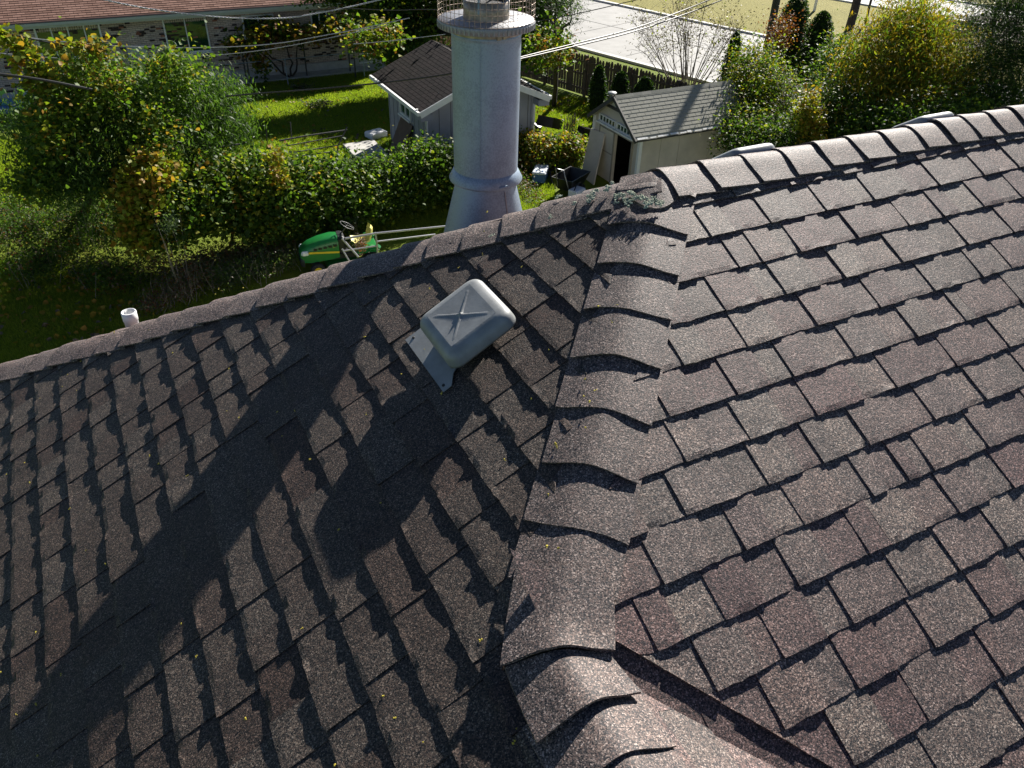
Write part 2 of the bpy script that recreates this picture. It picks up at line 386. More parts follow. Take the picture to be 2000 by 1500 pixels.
# valley lining: strip of shingle that dives under the cut edge
# --- hip and ridge caps
def cap_row(P0,d,sa,sb,pos,h0,wd=.15,name='ridge_cap',wide=None,r=.045,first=None):
    """P0 top point, d direction the butts face (downhill); pos = butt distances along d from P0"""
    d=Vector(d).normalized(); m=(sa-sb)/2; v=(sa+sb)/2; up=-v.normalized() if v.length>1e-6 else Vector((0,0,1))
    if up.z<0: up=-up
    prev=None
    for i,t in enumerate(pos):
        ex=(pos[i]-pos[i-1]) if i else (.15 if P0.length>.1 else (pos[0]-.03 if pos[0]>0 else .17))
        nW=15; rows=[(0,1),(.018,.95),(ex*.5,.55),(ex+.035,0)]
        V=[];F=[]; sk=frng.uniform(-.006,.006); wv=wd*frng.uniform(.97,1.04); lf=frng.uniform(.0,.003); crn=frng.uniform(.8,1.35); wv*=(.8 if i==0 and d.y>0 else 1); ph=frng.uniform(0,6)
        for (ds,fh) in rows:
            for c in range(nW):
                w_=-wv+2*wv*c/(nW-1); rr=r*crn
                prof=m*w_+v*math.sqrt(w_*w_+rr*rr)
                edge=abs(w_)/wv
                h=h0+.011*fh+lf*fh*(edge**2)+.0015*math.sin(ph+w_*40)*fh
                s=t-ds+sk*w_/wd+(.004*math.sin(ph+w_*25) if ds==0 else 0)
                V.append(A0+P0+d*s+prof+up*h)
        for q in range(len(rows)-1):
            for c in range(nW-1): F.append((q*nW+c,q*nW+c+1,(q+1)*nW+c+1,(q+1)*nW+c))
        b0=len(V); nt_=len(F)
        for c in range(nW): V.append(V[c]-up*.0060)
        for c in range(nW): V.append(V[c].copy())
        for c in range(nW-1): F.append((b0+c,b0+c+1,b0+nW+c+1,b0+nW+c))
        for side in (0,nW-1):
            b1=len(V)
            nr=len(rows)
            for q in range(nr): V.append(V[q*nW+side]-up*.0055)
            for q in range(nr): V.append(V[q*nW+side].copy())
            for q in range(nr-1): F.append((b1+q,b1+nr+q,b1+nr+q+1,b1+q+1))
        me=bpy.data.meshes.new(name); me.from_pydata(V,[],F); me.materials.append(M['cap']); 
        me.polygons.foreach_set('use_smooth',[True]*((len(rows)-1)*(nW-1))+[False]*(len(F)-(len(rows)-1)*(nW-1)))
        link(me,name,house)
def side_dir(n,d,ref):
    q=d.cross(n).normalized(); return q if q.dot(ref)>0 else -q
FBn=Vector((0,kB,1)).normalized()
hipB_pos=[.085,.261,.452,.645,.836,1.03,1.222,1.41,1.575]
cap_row(Vector(),hB,side_dir(FLn,hB,Vector((-1,1,0))),side_dir(FRn,hB,Vector((1,-1,0))),hipB_pos,.013)
hipA_pos=[.149,.30,.464,.619,.783,.935,1.085,1.261,1.447,1.616,1.786,1.962,2.121,2.278,2.444,2.616,2.783,2.934,3.112,3.284,3.463,3.63,3.8,3.97,4.14,4.31]+[4.31+.17*k for k in range(1,30)]
cap_row(Vector(),hA,side_dir(FLn,hA,Vector((-1,-1,0))),side_dir(FBn,hA,Vector((1,1,0))),hipA_pos,.016)
rp=[-.004,.18,.374,.552,.737,.915,1.093,1.267,1.429,1.59,1.75,1.912]+[1.912+.17*k for k in range(1,34)]
rp=[-x for x in rp][::-1]
# ridge butts face -X; walk along -X so the largest distance comes last
cap_row(Vector(),Vector((-1,0,0)),side_dir(FRn,hC,Vector((0,-1,0))),side_dir(FBn,hC,Vector((0,1,0))),[q for q in rp],.019,wd=.15,r=.032)
wp=[.335,.47,.68,.84,1.0]
cap_row(J.copy(),Vector((0,-1,0)),side_dir(FLn,Vector((0,1,0)),Vector((-1,0,0))),side_dir(FWn,Vector((0,1,0)),Vector((1,0,0))),wp,.016,wd=.16,r=.035)
# the last hip cap and the first wing cap drape over the junction
def zjoin(x,y,r=.02):
    zl=kL*x; a=kR*y; b_=-ZJ-kL*(x-J.x); zr=r*math.log(math.exp((a+1)/r/1.)+math.exp((b_+1)/r/1.))-1 if abs(a-b_)<.3 else max(a,b_)
    m=min(zl,zr); return m-r*math.log(math.exp(-(zl-m)/r)+math.exp(-(zr-m)/r))+r*.35
def drape(stA,stB,h0,h1):
    nW=25;nr=9;V=[];F=[]
    for i in range(nr):
        t=i/(nr-1); c=Vector(stA[0]).lerp(Vector(stB[0]),t); l=Vector(stA[1]).lerp(Vector(stB[1]),t).normalized()
        for j in range(nW):
            w_=(-1+2*j/(nW-1)); ww=w_*(.128+.012*t); x,y=c.x+l.x*ww,c.y+l.y*ww
            V.append(A0+Vector((x,y,zjoin(x,y)+h0+(h1-h0)*t+.0015*math.sin(w_*9+i*.7)*t)))
    F=[(i*nW+j,i*nW+j+1,(i+1)*nW+j+1,(i+1)*nW+j) for i in range(nr-1) for j in range(nW-1)]
    b=MB(); b.add(V,F,True); e=[V[(nr-1)*nW+j].copy() for j in range(nW)]; b.add(e+[v-Vector((0,0,.009)) for v in e],[(j,j+nW,j+nW+1,j+1) for j in range(nW-1)])
    for sd__ in (0,nW-1):
        e=[V[i*nW+sd__].copy() for i in range(nr)]; b.add(e+[v-Vector((0,0,.008)) for v in e],[(j,j+nr,j+nr+1,j+1) for j in range(nr-1)])
    b.build('ridge_cap',M['cap'],house)
hl=Vector((1/kR,-1/kL,0)).normalized(); hl=Vector((-hB.y,hB.x,0)).normalized(); hl=hl if hl.x>0 else -hl
jc=Vector((J.x,J.y-.05,0)); lat=(hl+Vector((1,0,0))).normalized()
drape((jc+Vector((.0,-.0,0)),lat),(Vector((J.x,J.y-.205,0)),Vector((1,0,0))),.021,.030)
q=hB*1.53; drape((Vector((q.x,q.y,0)),hl),(jc,lat),.026,.038)
# folded cap over the apex where ridge and both hips meet
def zroof(x,y,r=.022):
    v=np.array([kR*y,-kB*y,kL*x,.0]); m=v.min(); return m-r*.6*math.log(np.exp(-(v-m)/(r*.6)).sum())+r*.35
V=[];F=[];na=40;nr_=6
for i in range(nr_+1):
    for j in range(na):
        th=2*math.pi*j/na; R0=.135+.035*math.cos(2*(th-R(225)))+.012*math.sin(5*th); R0=min(R0,.05/max(.001,math.cos(th))) if math.cos(th)>.2 else R0
        x=R0*i/nr_*math.cos(th)-.005; y=R0*i/nr_*math.sin(th); V.append(A0+Vector((x,y,zroof(x,y)+.013+.002*math.sin(9*th)*i/nr_)))
b=MB(); b.add(V,[(i*na+j,(i+1)*na+j,(i+1)*na+(j+1)%na,i*na+(j+1)%na) for i in range(nr_) for j in range(na)],True)
ed=V[nr_*na:]; b.add([v.copy() for v in ed]+[v-Vector((0,0,.009)) for v in ed],[(j,j+na,(j+1)%na+na,(j+1)%na) for j in range(na)]); b.build('apex_cap',M['cap'],house)
# --- lichens and moss
def flakes(name,mat,centres,parent,size,n,spread,nrmjit=.5,kind='stuff'):
    V=[];F=[]
    for (c,N3,sp,k) in centres:
        a=N3.orthogonal().normalized(); bb=N3.cross(a)
        for _ in range(k):
            rr=sp*math.sqrt(random.random()); th=random.random()*6.283
            q=c+a*rr*math.cos(th)+bb*rr*math.sin(th)+N3*random.uniform(0,.004); s=size*random.uniform(.4,1.3)
            t=random.random()*6.28; ax=(a*math.cos(t)+bb*math.sin(t)+N3*random.uniform(-nrmjit,nrmjit)).normalized(); ay=N3.cross(ax)
            i=len(V); V+=[q-ax*s-ay*s*.4,q+ax*s*.2-ay*s,q+ax*s,q+ay*s,q+N3*s*.5]; F+=[(i,i+1,i+4),(i+1,i+2,i+4),(i+2,i+3,i+4),(i+3,i,i+4)]
    me=bpy.data.meshes.new(name); me.from_pydata(V,[],F); me.materials.append(M[mat]); o=link(me,name,parent); tag(o,kind=kind); return o
mh=HA+.02
lc=[]
for (px,py,sp,k) in ((1160,390,.018,150),(1185,372,.018,170),(1150,405,.014,90),(1205,392,.014,90),(1232,378,.018,170),(1255,372,.016,150),(1275,385,.016,150),(1290,372,.012,90),(1225,405,.012,70),(1262,395,.012,90),(1120,392,.008,20),(1090,395,.01,25),(1075,425,.007,14),(960,452,.006,10)):
    z=-.05
    for _ in range(4): q=G(px,py,HA+z); z=zroof(q.x,q.y)+.024
    for _ in range(7):
        qx=q.x+random.gauss(0,sp*.7); qy=q.y+random.gauss(0,sp*.7); lc.append((A0+Vector((qx,qy,zroof(qx,qy)+.0235)),Vector((-.3,-.3,.9)).normalized(),sp*random.uniform(.25,.7),int(k*.16)+1))
flakes('crusty_lichen','lichen',lc,house,.0034,0,0)
ms_=[]
for t in np.arange(.15,1.9,.03):
    P=hA*t+side_dir(FLn,hA,Vector((-1,-1,0)))*.15
    if random.random()<.8: ms_.append((A0+P+FLn*.006,FLn,.012,int(random.uniform(2,9))))
flakes('moss','moss',ms_,house,.004,0,0)
yl=[]
for _ in range(150):
    s=frng.uniform(.5,3.0); y=frng.uniform(-1.7,1.6)
    if frng.random()<.25: s=frng.uniform(1.4,2.4); y=frng.uniform(-2,-1)
    if y< -(s*kL/cLf)/kR+.1 and s*kL/cLf<ZJ: continue
    yl.append((A0+FLu*y+FLd*s+FLn*.0105,FLn,.004,3))
for _ in range(16):
    t=frng.uniform(.6,1.7); yl.append((A0+hB*t+side_dir(FLn,hB,Vector((-1,1,0)))*frng.uniform(.02,.12)+FLn*.02,FLn,.004,3))
flakes('yellow_lichen_spots','ylichen',yl,house,.0035,0,0)
# ------------------------------------------------------------------ chimney
CX,CY=-.12,1.20; zc=lambda z:HA+z
ch=empty('metal_chimney',(CX,CY,zc(-.85)),'round galvanised metal chimney with storm collar, wire guard and cone base behind the roof hip','chimney')
C0=(CX,CY,HA)
b=MB(); b.lathe(C0,[(.275,-1.0),(.27,-.96),(.150,-.455),(.148,-.445)],56); cone=b.build('cone_base',M['galv'],ch)
b=MB(); b.lathe(C0,[(.150,-.375),(.156,-.38),(.180,-.425),(.178,-.432),(.150,-.445),(.140,-.445)],56); col_=b.build('storm_collar',M['galv'],ch)
b=MB(); 
b.tube([(CX-.01,CY-.176,zc(-.42)),(CX+.03,CY-.177,zc(-.416))],.006,6); b.build('collar_clip',M['galv'],col_)
b=MB(); b.lathe(C0,[(.155,-.44),(.156,.22),(.156,.232),(.158,.234),(.158,.239),(.156,.241),(.156,.265)],64); pipe=b.build('outer_pipe',M['galv'],ch)
b=MB(); a=R(235); b.beam((CX+.1575*math.cos(a),CY+.1575*math.sin(a),zc(-.36)),(CX+.1575*math.cos(a),CY+.1575*math.sin(a),zc(.23)),.003,.0035,up=Vector((math.cos(a),math.sin(a),0))); b.build('seam',M['galv'],pipe)
b=MB(); a0=R(270+12); b.beam((CX+.238*math.cos(a0),CY+.24*math.sin(a0),zc(-.86)),(CX+.151*math.cos(a0),CY+.152*math.sin(a0),zc(-.455)),.006,.004,up=Vector((math.cos(a0),math.sin(a0),.2))); b.build('seam',M['galv_rust'],cone)
b=MB(); b.lathe(C0,[(.150,.265),(.214,.265),(.215,.291),(.212,.297),(.10,.302),(.0,.302)],64); disc=b.build('top_plate',M['galv_rust'],ch)
b=MB()
for k in range(64):
    th=2*math.pi*k/64; b.box((CX+.216*math.cos(th),CY+.216*math.sin(th),zc(.278)),(.003,.006,.022),rz=th)
b.build('crimped_rim',M['galv_rust'],disc,kind='stuff')
b=MB(); b.lathe(C0,[(.157,.243),(.158,.263)],64); b.box((CX-.015,CY-.159,zc(.251)),(.02,.008,.024)); b.box((CX+.012,CY-.159,zc(.251)),(.016,.006,.02)); b.build('clamp_band',M['flue'],ch)
b=MB(); b.lathe(C0,[(.103,.298),(.101,.33),(.102,.375),(.098,.375),(.096,.31)],48); b.build('flue_pipe',M['flue'],ch)
b=MB(); b.lathe(C0,[(.0965,.36),(.0,.35)],32); b.build('flue_opening',M['soot'],ch)
b=MB()
for k in range(4):
    th=math.pi/4+k*math.pi/2; b.tube([(CX+.098*math.cos(th),CY+.098*math.sin(th),zc(.33)),(CX+.098*math.cos(th),CY+.098*math.sin(th),zc(.61))],.006,6)
b.lathe(C0,[(.20,.605),(.205,.61),(.05,.70),(0,.705)],40); b.lathe(C0,[(.20,.605),(0,.63)],40); b.build('rain_cap',M['galv'],ch)
b=MB(); nw=56
for k in range(nw):
    th=2*math.pi*k/nw; b.tube([(CX+.213*math.cos(th),CY+.213*math.sin(th),zc(.29)),(CX+.213*math.cos(th),CY+.213*math.sin(th),zc(.59))],.0011,4,cap=False)
for k in range(13):
    z=.298+k*.024; pts=[(CX+.213*math.cos(2*math.pi*j/48),CY+.213*math.sin(2*math.pi*j/48),zc(z)) for j in range(49)]; b.tube(pts,.0011,4,cap=False)
b.build('wire_guard',M['wire'],ch,kind='stuff')
# ------------------------------------------------------------------ roof vents
def rounded_slab(b,c,X,Y,Z,lx,ly,rc,prof,n=6):
    """rounded-rectangle rings, prof=[(inset,height)]"""
    rings=[]
    for ins,h in prof:
        hx,hy=lx/2-ins,ly/2-ins; r_=max(.004,rc-ins*.5); ring=[]
        for q,(sx,sy) in enumerate(((1,1),(-1,1),(-1,-1),(1,-1))):
            for j in range(n+1):
                th=math.pi/2*(q+j/n); ring.append(c+X*(sx*(hx-r_)+r_*math.cos(th))+Y*(sy*(hy-r_)+r_*math.sin(th))+Z*h)
        rings.append(ring)
    k=len(rings[0]); V=[v for q in rings for v in q]
    b.add(V,[(i*k+j,i*k+(j+1)%k,(i+1)*k+(j+1)%k,(i+1)*k+j) for i in range(len(rings)-1) for j in range(k)],True)
    return rings
def make_vent(c,X,Y,Z,label,detail=True):
    """c on the deck, X upslope, Y along the courses, Z normal"""
    t=empty('roof_vent',c,label,'roof vent')
    b=MB(); b.slab([c+X*q_[0]+Y*q_[1]+Z*.0145 for q_ in ((-.12,-.165),(-.085,-.165),(-.055,-.12),(-.02,-.10),(.09,-.10),(.09,.185),(-.12,.185))],.003,Z); fl=b.build('flashing',M['vent'],t)
    b=MB()
    rr=rounded_slab(b,c+X*.075,X,Y,Z,.17,.19,.03,[(0,.011),(.004,.06)]); b.build('throat',M['vent'],t)
    b=MB(); cc=c+X*.085+Y*-.01
    rr=rounded_slab(b,cc,X,Y,Z,.275,.30,.045,[(.008,.050),(0,.046),(0,.054),(.002,.078),(.008,.091),(.018,.099),(.03,.1035),(.045,.105)],7)
    # dimpled top with a pressed cross
    n=34; lx,ly=.275/2-.045,.30/2-.045; V=[];idx={}
    dm=[(random.uniform(-.8,.8)*lx,random.uniform(-.8,.8)*ly,random.uniform(.0025,.005),random.uniform(.0008,.0022)) for _ in range(34)] if detail else []
    for i in range(n+1):
        for j in range(n+1):
            u=-1+2*i/n; v=-1+2*j/n
            x=u*lx*1.0; y=v*ly
            h=.105-.004*(1-u*u)*(1-v*v)
            d1=abs((x/lx)-(y/ly))/1.414*.1; d2=abs((x/lx)+(y/ly))/1.414*.1; m_=max(abs(u),abs(v))
            if detail and m_<.82: h+=.0045*math.exp(-(d1/.0042)**2)*(1-m_)*1.6+.0045*math.exp(-(d2/.0042)**2)*(1-m_)*1.6
            for (dx,dy,rd,dp) in dm: h-=dp*math.exp(-((x-dx)**2+(y-dy)**2)/rd**2)
            V.append(cc+X*x+Y*y+Z*h)
    b.add(V,[(i*(n+1)+j,(i+1)*(n+1)+j,(i+1)*(n+1)+j+1,i*(n+1)+j+1) for i in range(n) for j in range(n)],True)
    # close the ring between pressed panel and rounded edge
    last=rr[-1]; base=len(b.v)
    b.add(last,[tuple(range(len(last)))]) if False else None
    ring=last; k=len(ring); ctr=cc+Z*.1035; b.add(ring+[ctr-Z*.002],[(i,(i+1)%k,k) for i in range(k)],True)
    hood=b.build('hood',M['vent'],t)
    b=MB()
    for (sx,sy) in ((-.105,-.14),(-.09,.165)): 
        b.lathe(c+X*sx+Y*sy+Z*.012,[(.008,0),(.006,.004),(0,.0045)],10)
    b.build('nail_head',M['soot'],fl)
    return t
vc=A0+FLd*(.93*cLf)+FLu*(-.075)-FLd*.095; 
make_vent(vc,-FLd,FLu,FLn,'dented grey square roof vent with pressed cross on the shaded hip slope')
FBd=Vector((0,1,-kB)).normalized()
make_vent(A0+Vector((.49,0,0))+FBd*.19+FBn*-.028,-FBd,Vector((1,0,0)),FBn,'grey roof vent edge just showing behind the ridge, nearer the shed',False).scale=(.72,.72,.72)
make_vent(A0+Vector((1.52,0,0))+FBd*.19+FBn*-.028,-FBd,Vector((1,0,0)),FBn,'grey roof vent edge just showing behind the ridge, below the yellow tree',False).scale=(.72,.72,.72)
# white plumbing vent
b=MB(); pc=Vector((-1.86,1.80,HA-1.39)); b.lathe(pc,[(.034,-.05),(.034,.25),(.037,.252),(.037,.30),(.031,.302),(.029,.28),(0,.275)],24)
o=b.build('vent_pipe',M['pvc'],None,origin=pc); tag(o,'short white plastic vent pipe standing behind the lower roof hip','pipe')
# ------------------------------------------------------------------ ground, street
def grassmat(name,cols,scale=.5):
    m,n,b=new_mat(name); pos=geopos(n); x=noise_(n,pos,scale,6,.65); y=noise_(n,pos,38,3,.8); z=noise_(n,pos,4.5,4,.7)
    r=ramp(n,[(.3+.4*i/(len(cols)-1),c) for i,c in enumerate(cols)]); 
    a=N_(n,'ShaderNodeMath',operation='MULTIPLY_ADD'); a.inputs[1].default_value=.5; n.links.new(z.outputs[0],a.inputs[0]); 
    h=N_(n,'ShaderNodeMath',operation='MULTIPLY'); h.inputs[1].default_value=.5; n.links.new(x.outputs[0],h.inputs[0]); n.links.new(h.outputs[0],a.inputs[2]); n.links.new(a.outputs[0],r.inputs[0])
    q=ramp(n,[(.3,(.55,.55,.55)),(.7,(1.4,1.4,1.3))]); n.links.new(y.outputs[0],q.inputs[0])
    c=mixc(n,'MULTIPLY',1.,r.outputs[0],q.outputs[0]); n.links.new(c,b.inputs['Base Color']); b.inputs['Roughness'].default_value=.9; b.inputs['Specular IOR Level'].default_value=.15
    bump(n,b,y.outputs[0],.8,.03); return m
M['lawn']=grassmat('lawn_grass',[(.07,.10,.01),(.115,.165,.014),(.16,.20,.02),(.2,.2,.04)])
M['field']=grassmat('autumn_field_grass',[(.16,.15,.03),(.22,.2,.05),(.28,.24,.08)],.2)
M['bed']=grassmat('stony_verge',[(.06,.05,.045),(.16,.14,.12),(.3,.27,.24)],2.5)
M['concrete']=plain('pale_concrete_street',(.27,.265,.25),.8,0,.14,1.3,.002)
M['kerb']=plain('concrete_kerb',(.55,.54,.5),.8,0,.1,3,.002)
M['slabc']=plain('concrete_slab',(.42,.41,.38),.8,0,.15,5,.002)
def sheet(name,pts,mat,z,kind='structure'):
    b=MB(); b.add([(p[0],p[1],z) for p in pts],[tuple(range(len(pts)))]); o=b.build(name,M[mat]); tag(o,kind=kind); return o
sd=Vector((.28,-.96,0)).normalized(); sn=Vector((.96,.28,0)).normalized()
def sp(n_,t): v=sn*n_+sd*t; return (v.x,v.y)
def strip(name,n0,n1,mat,z,t0=-260,t1=160): return sheet(name,[sp(n0,t0),sp(n0,t1),sp(n1,t1),sp(n1,t0)],mat,z)
# gently uneven lawn, one sheet to the horizon
b=MB(); ng=60
xs=[-600]+[-40+ i*1.6 for i in range(ng)]+[600]; ys=[-600]+[-30+i*1.6 for i in range(ng)]+[600]
def gz(x,y):
    if abs(x)>60 or abs(y)>75: return 0
    return .0
V=[(x,y,gz(x,y)) for y in ys for x in xs]; k=len(xs)
b.add(V,[(j*k+i,j*k+i+1,(j+1)*k+i+1,(j+1)*k+i) for j in range(len(ys)-1) for i in range(k-1)])
tag(b.build('ground',M['lawn']),kind='structure')
strip('street',30.6,40.5,'concrete',.012); strip('field',40.9,54.2,'field',.016); strip('far_street',54.3,60.6,'concrete',.02); strip('far_field',60.9,420,'field',.016)
for n0 in (30.15,40.45,54.0,60.55):
    b=MB(); a=sp(n0,-260); c=sp(n0,160); b.beam((a[0],a[1],.055),(c[0],c[1],.055),.28,.11); tag(b.build('kerb',M['kerb']),kind='structure')
b=MB()
for t in range(-60,40,5):
    a=sp(30.9,t); c=sp(40.2,t); b.beam((a[0],a[1],.016),(c[0],c[1],.016),.03,.006)
a=sp(35.5,-120); c=sp(35.5,80); b.beam((a[0],a[1],.017),(c[0],c[1],.017),.04,.006)
tag(b.build('street_joints',M['deck']),kind='structure')
pb=[G(1660,62),G(1700,40),G(1760,28),G(1990,35),G(2050,75),G(1900,95),G(1700,95)]
sheet('verge_bed',[(q.x,q.y) for q in pb],'bed',.03)
V=[];F=[]
for _ in range(900):
    i=random.randrange(len(pb)); wgt=[random.random()**2 for _ in pb]; S=sum(wgt); q=sum((p_*a for p_,a in zip(pb,wgt)),Vector())/S
    s=random.uniform(.08,.45); i0=len(V); ang=random.random()*6
    V+=[q+Vector((s*math.cos(ang+a),s*math.sin(ang+a),.0)) for a in (0,1.6,3.1,4.7)]+[q+Vector((random.uniform(-.1,.1),random.uniform(-.1,.1),s*.6))]
    F+=[(i0,i0+1,i0+4),(i0+1,i0+2,i0+4),(i0+2,i0+3,i0+4),(i0+3,i0,i0+4)]
me=bpy.data.meshes.new('stones'); me.from_pydata(V,[],F); me.materials.append(M['bed']); tag(link(me,'verge_stones'),kind='stuff')
# ------------------------------------------------------------------ building materials
def brickmat():
    m,n,b=new_mat('pale_brick'); v=tc(n); mp=N_(n,'ShaderNodeMapping'); mp.inputs['Rotation'].default_value=(R(90),0,0); n.links.new(v,mp.inputs[0])
    sx=n.nodes.new('ShaderNodeSeparateXYZ'); cx_=n.nodes.new('ShaderNodeCombineXYZ'); n.links.new(v,sx.inputs[0]); n.links.new(sx.outputs[0],cx_.inputs[0]); n.links.new(sx.outputs[2],cx_.inputs[1])
    t=n.nodes.new('ShaderNodeTexBrick'); n.links.new(cx_.outputs[0],t.inputs['Vector']); t.inputs['Scale'].default_value=1; t.inputs['Brick Width'].default_value=.21; t.inputs['Row Height'].default_value=.072; t.inputs['Mortar Size'].default_value=.009
    t.inputs['Color1'].default_value=(.52,.39,.33,1); t.inputs['Color2'].default_value=(.66,.54,.46,1); t.inputs['Mortar'].default_value=(.24,.21,.19,1); t.inputs['Bias'].default_value=.1
    x=noise_(n,v,1.2,5); r=ramp(n,[(.3,(.75,.75,.78)),(.7,(1.1,1.08,1.05))]); n.links.new(x.outputs[0],r.inputs[0]); c=mixc(n,'MULTIPLY',1.,t.outputs[0],r.outputs[0])
    n.links.new(c,b.inputs['Base Color']); b.inputs['Roughness'].default_value=.85; iv=N_(n,'ShaderNodeMath',operation='SUBTRACT'); iv.inputs[0].default_value=1; n.links.new(t.outputs['Fac'],iv.inputs[1]); bump(n,b,iv.outputs[0],.8,.008); return m
M['brick']=brickmat()
M['brickdark']=plain('burnt_brick',(.035,.022,.02),.8,0,.5,6)
M['brickred']=plain('red_brick',(.28,.11,.07),.8,0,.4,6)
M['white']=plain('white_painted_trim',(.72,.72,.70),.5,0,.06)
M['fascia']=plain('dull_fascia_paint',(.42,.45,.42),.55,0,.08)
M['glass']=None
def glass(name,col,rough=.06):
    m,n,b=new_mat(name); v=geopos(n); x=noise_(n,v,.8,2); r=ramp(n,[(.35,tuple(c*.6 for c in col)),(.7,tuple(c*1.5 for c in col))]); n.links.new(x.outputs[0],r.inputs[0]); n.links.new(r.outputs[0],b.inputs['Base Color'])
    b.inputs['Roughness'].default_value=rough; b.inputs['Specular IOR Level'].default_value=.8; b.inputs['Coat Weight'].default_value=.5; b.inputs['Coat Roughness'].default_value=.02; return m
M['glass']=glass('lawn_reflection_glass',(.015,.06,.035)); M['curtain']=plain('net_curtain',(.22,.2,.16),.8,0,.4,2)  # green of the reflected lawn is painted into the glass colour
def roofmat(name,c1,c2):
    m,n,b=new_mat(name); v=geopos(n); x=noise_(n,v,1.5,4); r=ramp(n,[(.3,c1),(.8,c2)])
    g=n.nodes.new('ShaderNodeNewGeometry'); a=N_(n,'ShaderNodeMath',operation='MULTIPLY_ADD'); a.inputs[1].default_value=.5; n.links.new(g.outputs['Random Per Island'],a.inputs[0]); h=N_(n,'ShaderNodeMath',operation='MULTIPLY'); h.inputs[1].default_value=.6; n.links.new(x.outputs[0],h.inputs[0]); n.links.new(h.outputs[0],a.inputs[2]); n.links.new(a.outputs[0],r.inputs[0])
    y=noise_(n,v,90,2,.8); q=ramp(n,[(.3,(.6,.6,.6)),(.7,(1.4,1.4,1.4))]); n.links.new(y.outputs[0],q.inputs[0]); c=mixc(n,'MULTIPLY',1.,r.outputs[0],q.outputs[0]); n.links.new(c,b.inputs['Base Color']); b.inputs['Roughness'].default_value=.85; b.inputs['Specular IOR Level'].default_value=.12; return m
M['roof_red']=roofmat('tan_red_shingle',(.17,.095,.072),(.27,.16,.125)); M['roof_brown']=roofmat('dark_brown_shingle',(.010,.008,.0078),(.021,.0155,.015)); M['roof_grey']=roofmat('grey_three_tab_shingle',(.26,.26,.22),(.36,.35,.30))
M['siding']=plain('blue_grey_siding',(.27,.28,.325),.6,0,.13,1.5); M['groove']=plain('siding_groove',(.10,.105,.12),.8)
M['beige']=plain('beige_resin_panel',(.52,.46,.38),.55,0,.15,1.6); M['beiged']=plain('grimy_beige_trim',(.26,.23,.185),.6,0,.2,4); M['darktrim']=plain('dark_barge_board',(.05,.048,.045),.6)
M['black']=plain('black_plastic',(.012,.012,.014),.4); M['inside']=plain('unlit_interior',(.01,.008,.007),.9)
def tabs_roof(name,parent,mat,O,U,Dn,Nn,width,length,E,tab,kind='stuff',lift=.012,separate=False):
    """courses of three-tab shingles, O top corner, U along, Dn down slope"""
    rows=int(length/E); b=MB(); r0=random.Random(3)
    for i in range(rows):
        off=(i%2)*tab*.5; x=-off
        while x<width:
            a=max(0,x+.006); c=min(width,x+tab-.006); x+=tab
            if c-a<.03: continue
            s1=(i+1)*E; s0=i*E-.01; j=r0.uniform(-.002,.002)
            P=lambda u,s,h:O+U*u+Dn*s+Nn*h
            pts=[P(a,s1+j,lift),P(c,s1+j,lift),P(c,s0,.002),P(a,s0,.002),P(a,s1+j,-.002),P(c,s1+j,-.002)]
            fs=[(0,1,2,3),(4,5,1,0),(0,3,4),(1,5,2)]
            if separate:
                q=MB(); q.add(pts,fs); q.build('shingle',M[mat],parent)
            else: b.add(pts,fs)
    if not separate: b.build(name,M[mat],parent,kind=kind)
def window(parent,c,ux,w_,h_,mull=1,frame=.06,bars=0,name='window',pane='glass',nrm=Vector((0,-1,0))):
    """frame ring, sill and panes standing 3 cm proud of the wall"""
    c=Vector(c); ux=Vector(ux); uz=Vector((0,0,1)); o_=nrm*.03
    b=MB(); 
    def bar(a,e_,t): b.beam(a,e_,.07,t,up=nrm.cross((e_-a).normalized()) if abs((e_-a).normalized().z)<.5 else ux)
    hw,hh=w_/2,h_/2
    def rect(cx,cz,sx,sz,dep=.07,push=0): 
        ctr=c+ux*cx+uz*cz+o_+nrm*push; T=Matrix((ux,nrm,uz)).transposed(); b.box(ctr,(sx,dep,sz),M3=T)
    rect(0,hh-frame/2,w_,frame); rect(0,-hh+frame/2,w_,frame); rect(-hw+frame/2,0,frame,h_-2*frame); rect(hw-frame/2,0,frame,h_-2*frame)
    n=mull
    for i in range(1,n): rect(-hw+w_*i/n,0,frame*.7,h_-2*frame,.066)
    for i in range(1,bars+1): rect(-hw+frame+(w_-2*frame)*i/(bars+1),0,frame*.35,h_-2*frame,.05)
    f=b.build(name,M['white'],parent)
    for i in range(n):
        b=MB(); T=Matrix((ux,nrm,uz)).transposed(); b.box(c+ux*(-hw+w_*(i+.5)/n)+nrm*.012,(w_/n-frame*.9,.02,h_-1.6*frame),M3=T); b.build('pane',M[pane],f)
    b=MB(); T=Matrix((ux,nrm,uz)).transposed(); b.box(c-uz*(hh+.03)+nrm*.06,(w_+.1,.14,.05),M3=T); b.build('sill',M['white'],f)
    return f
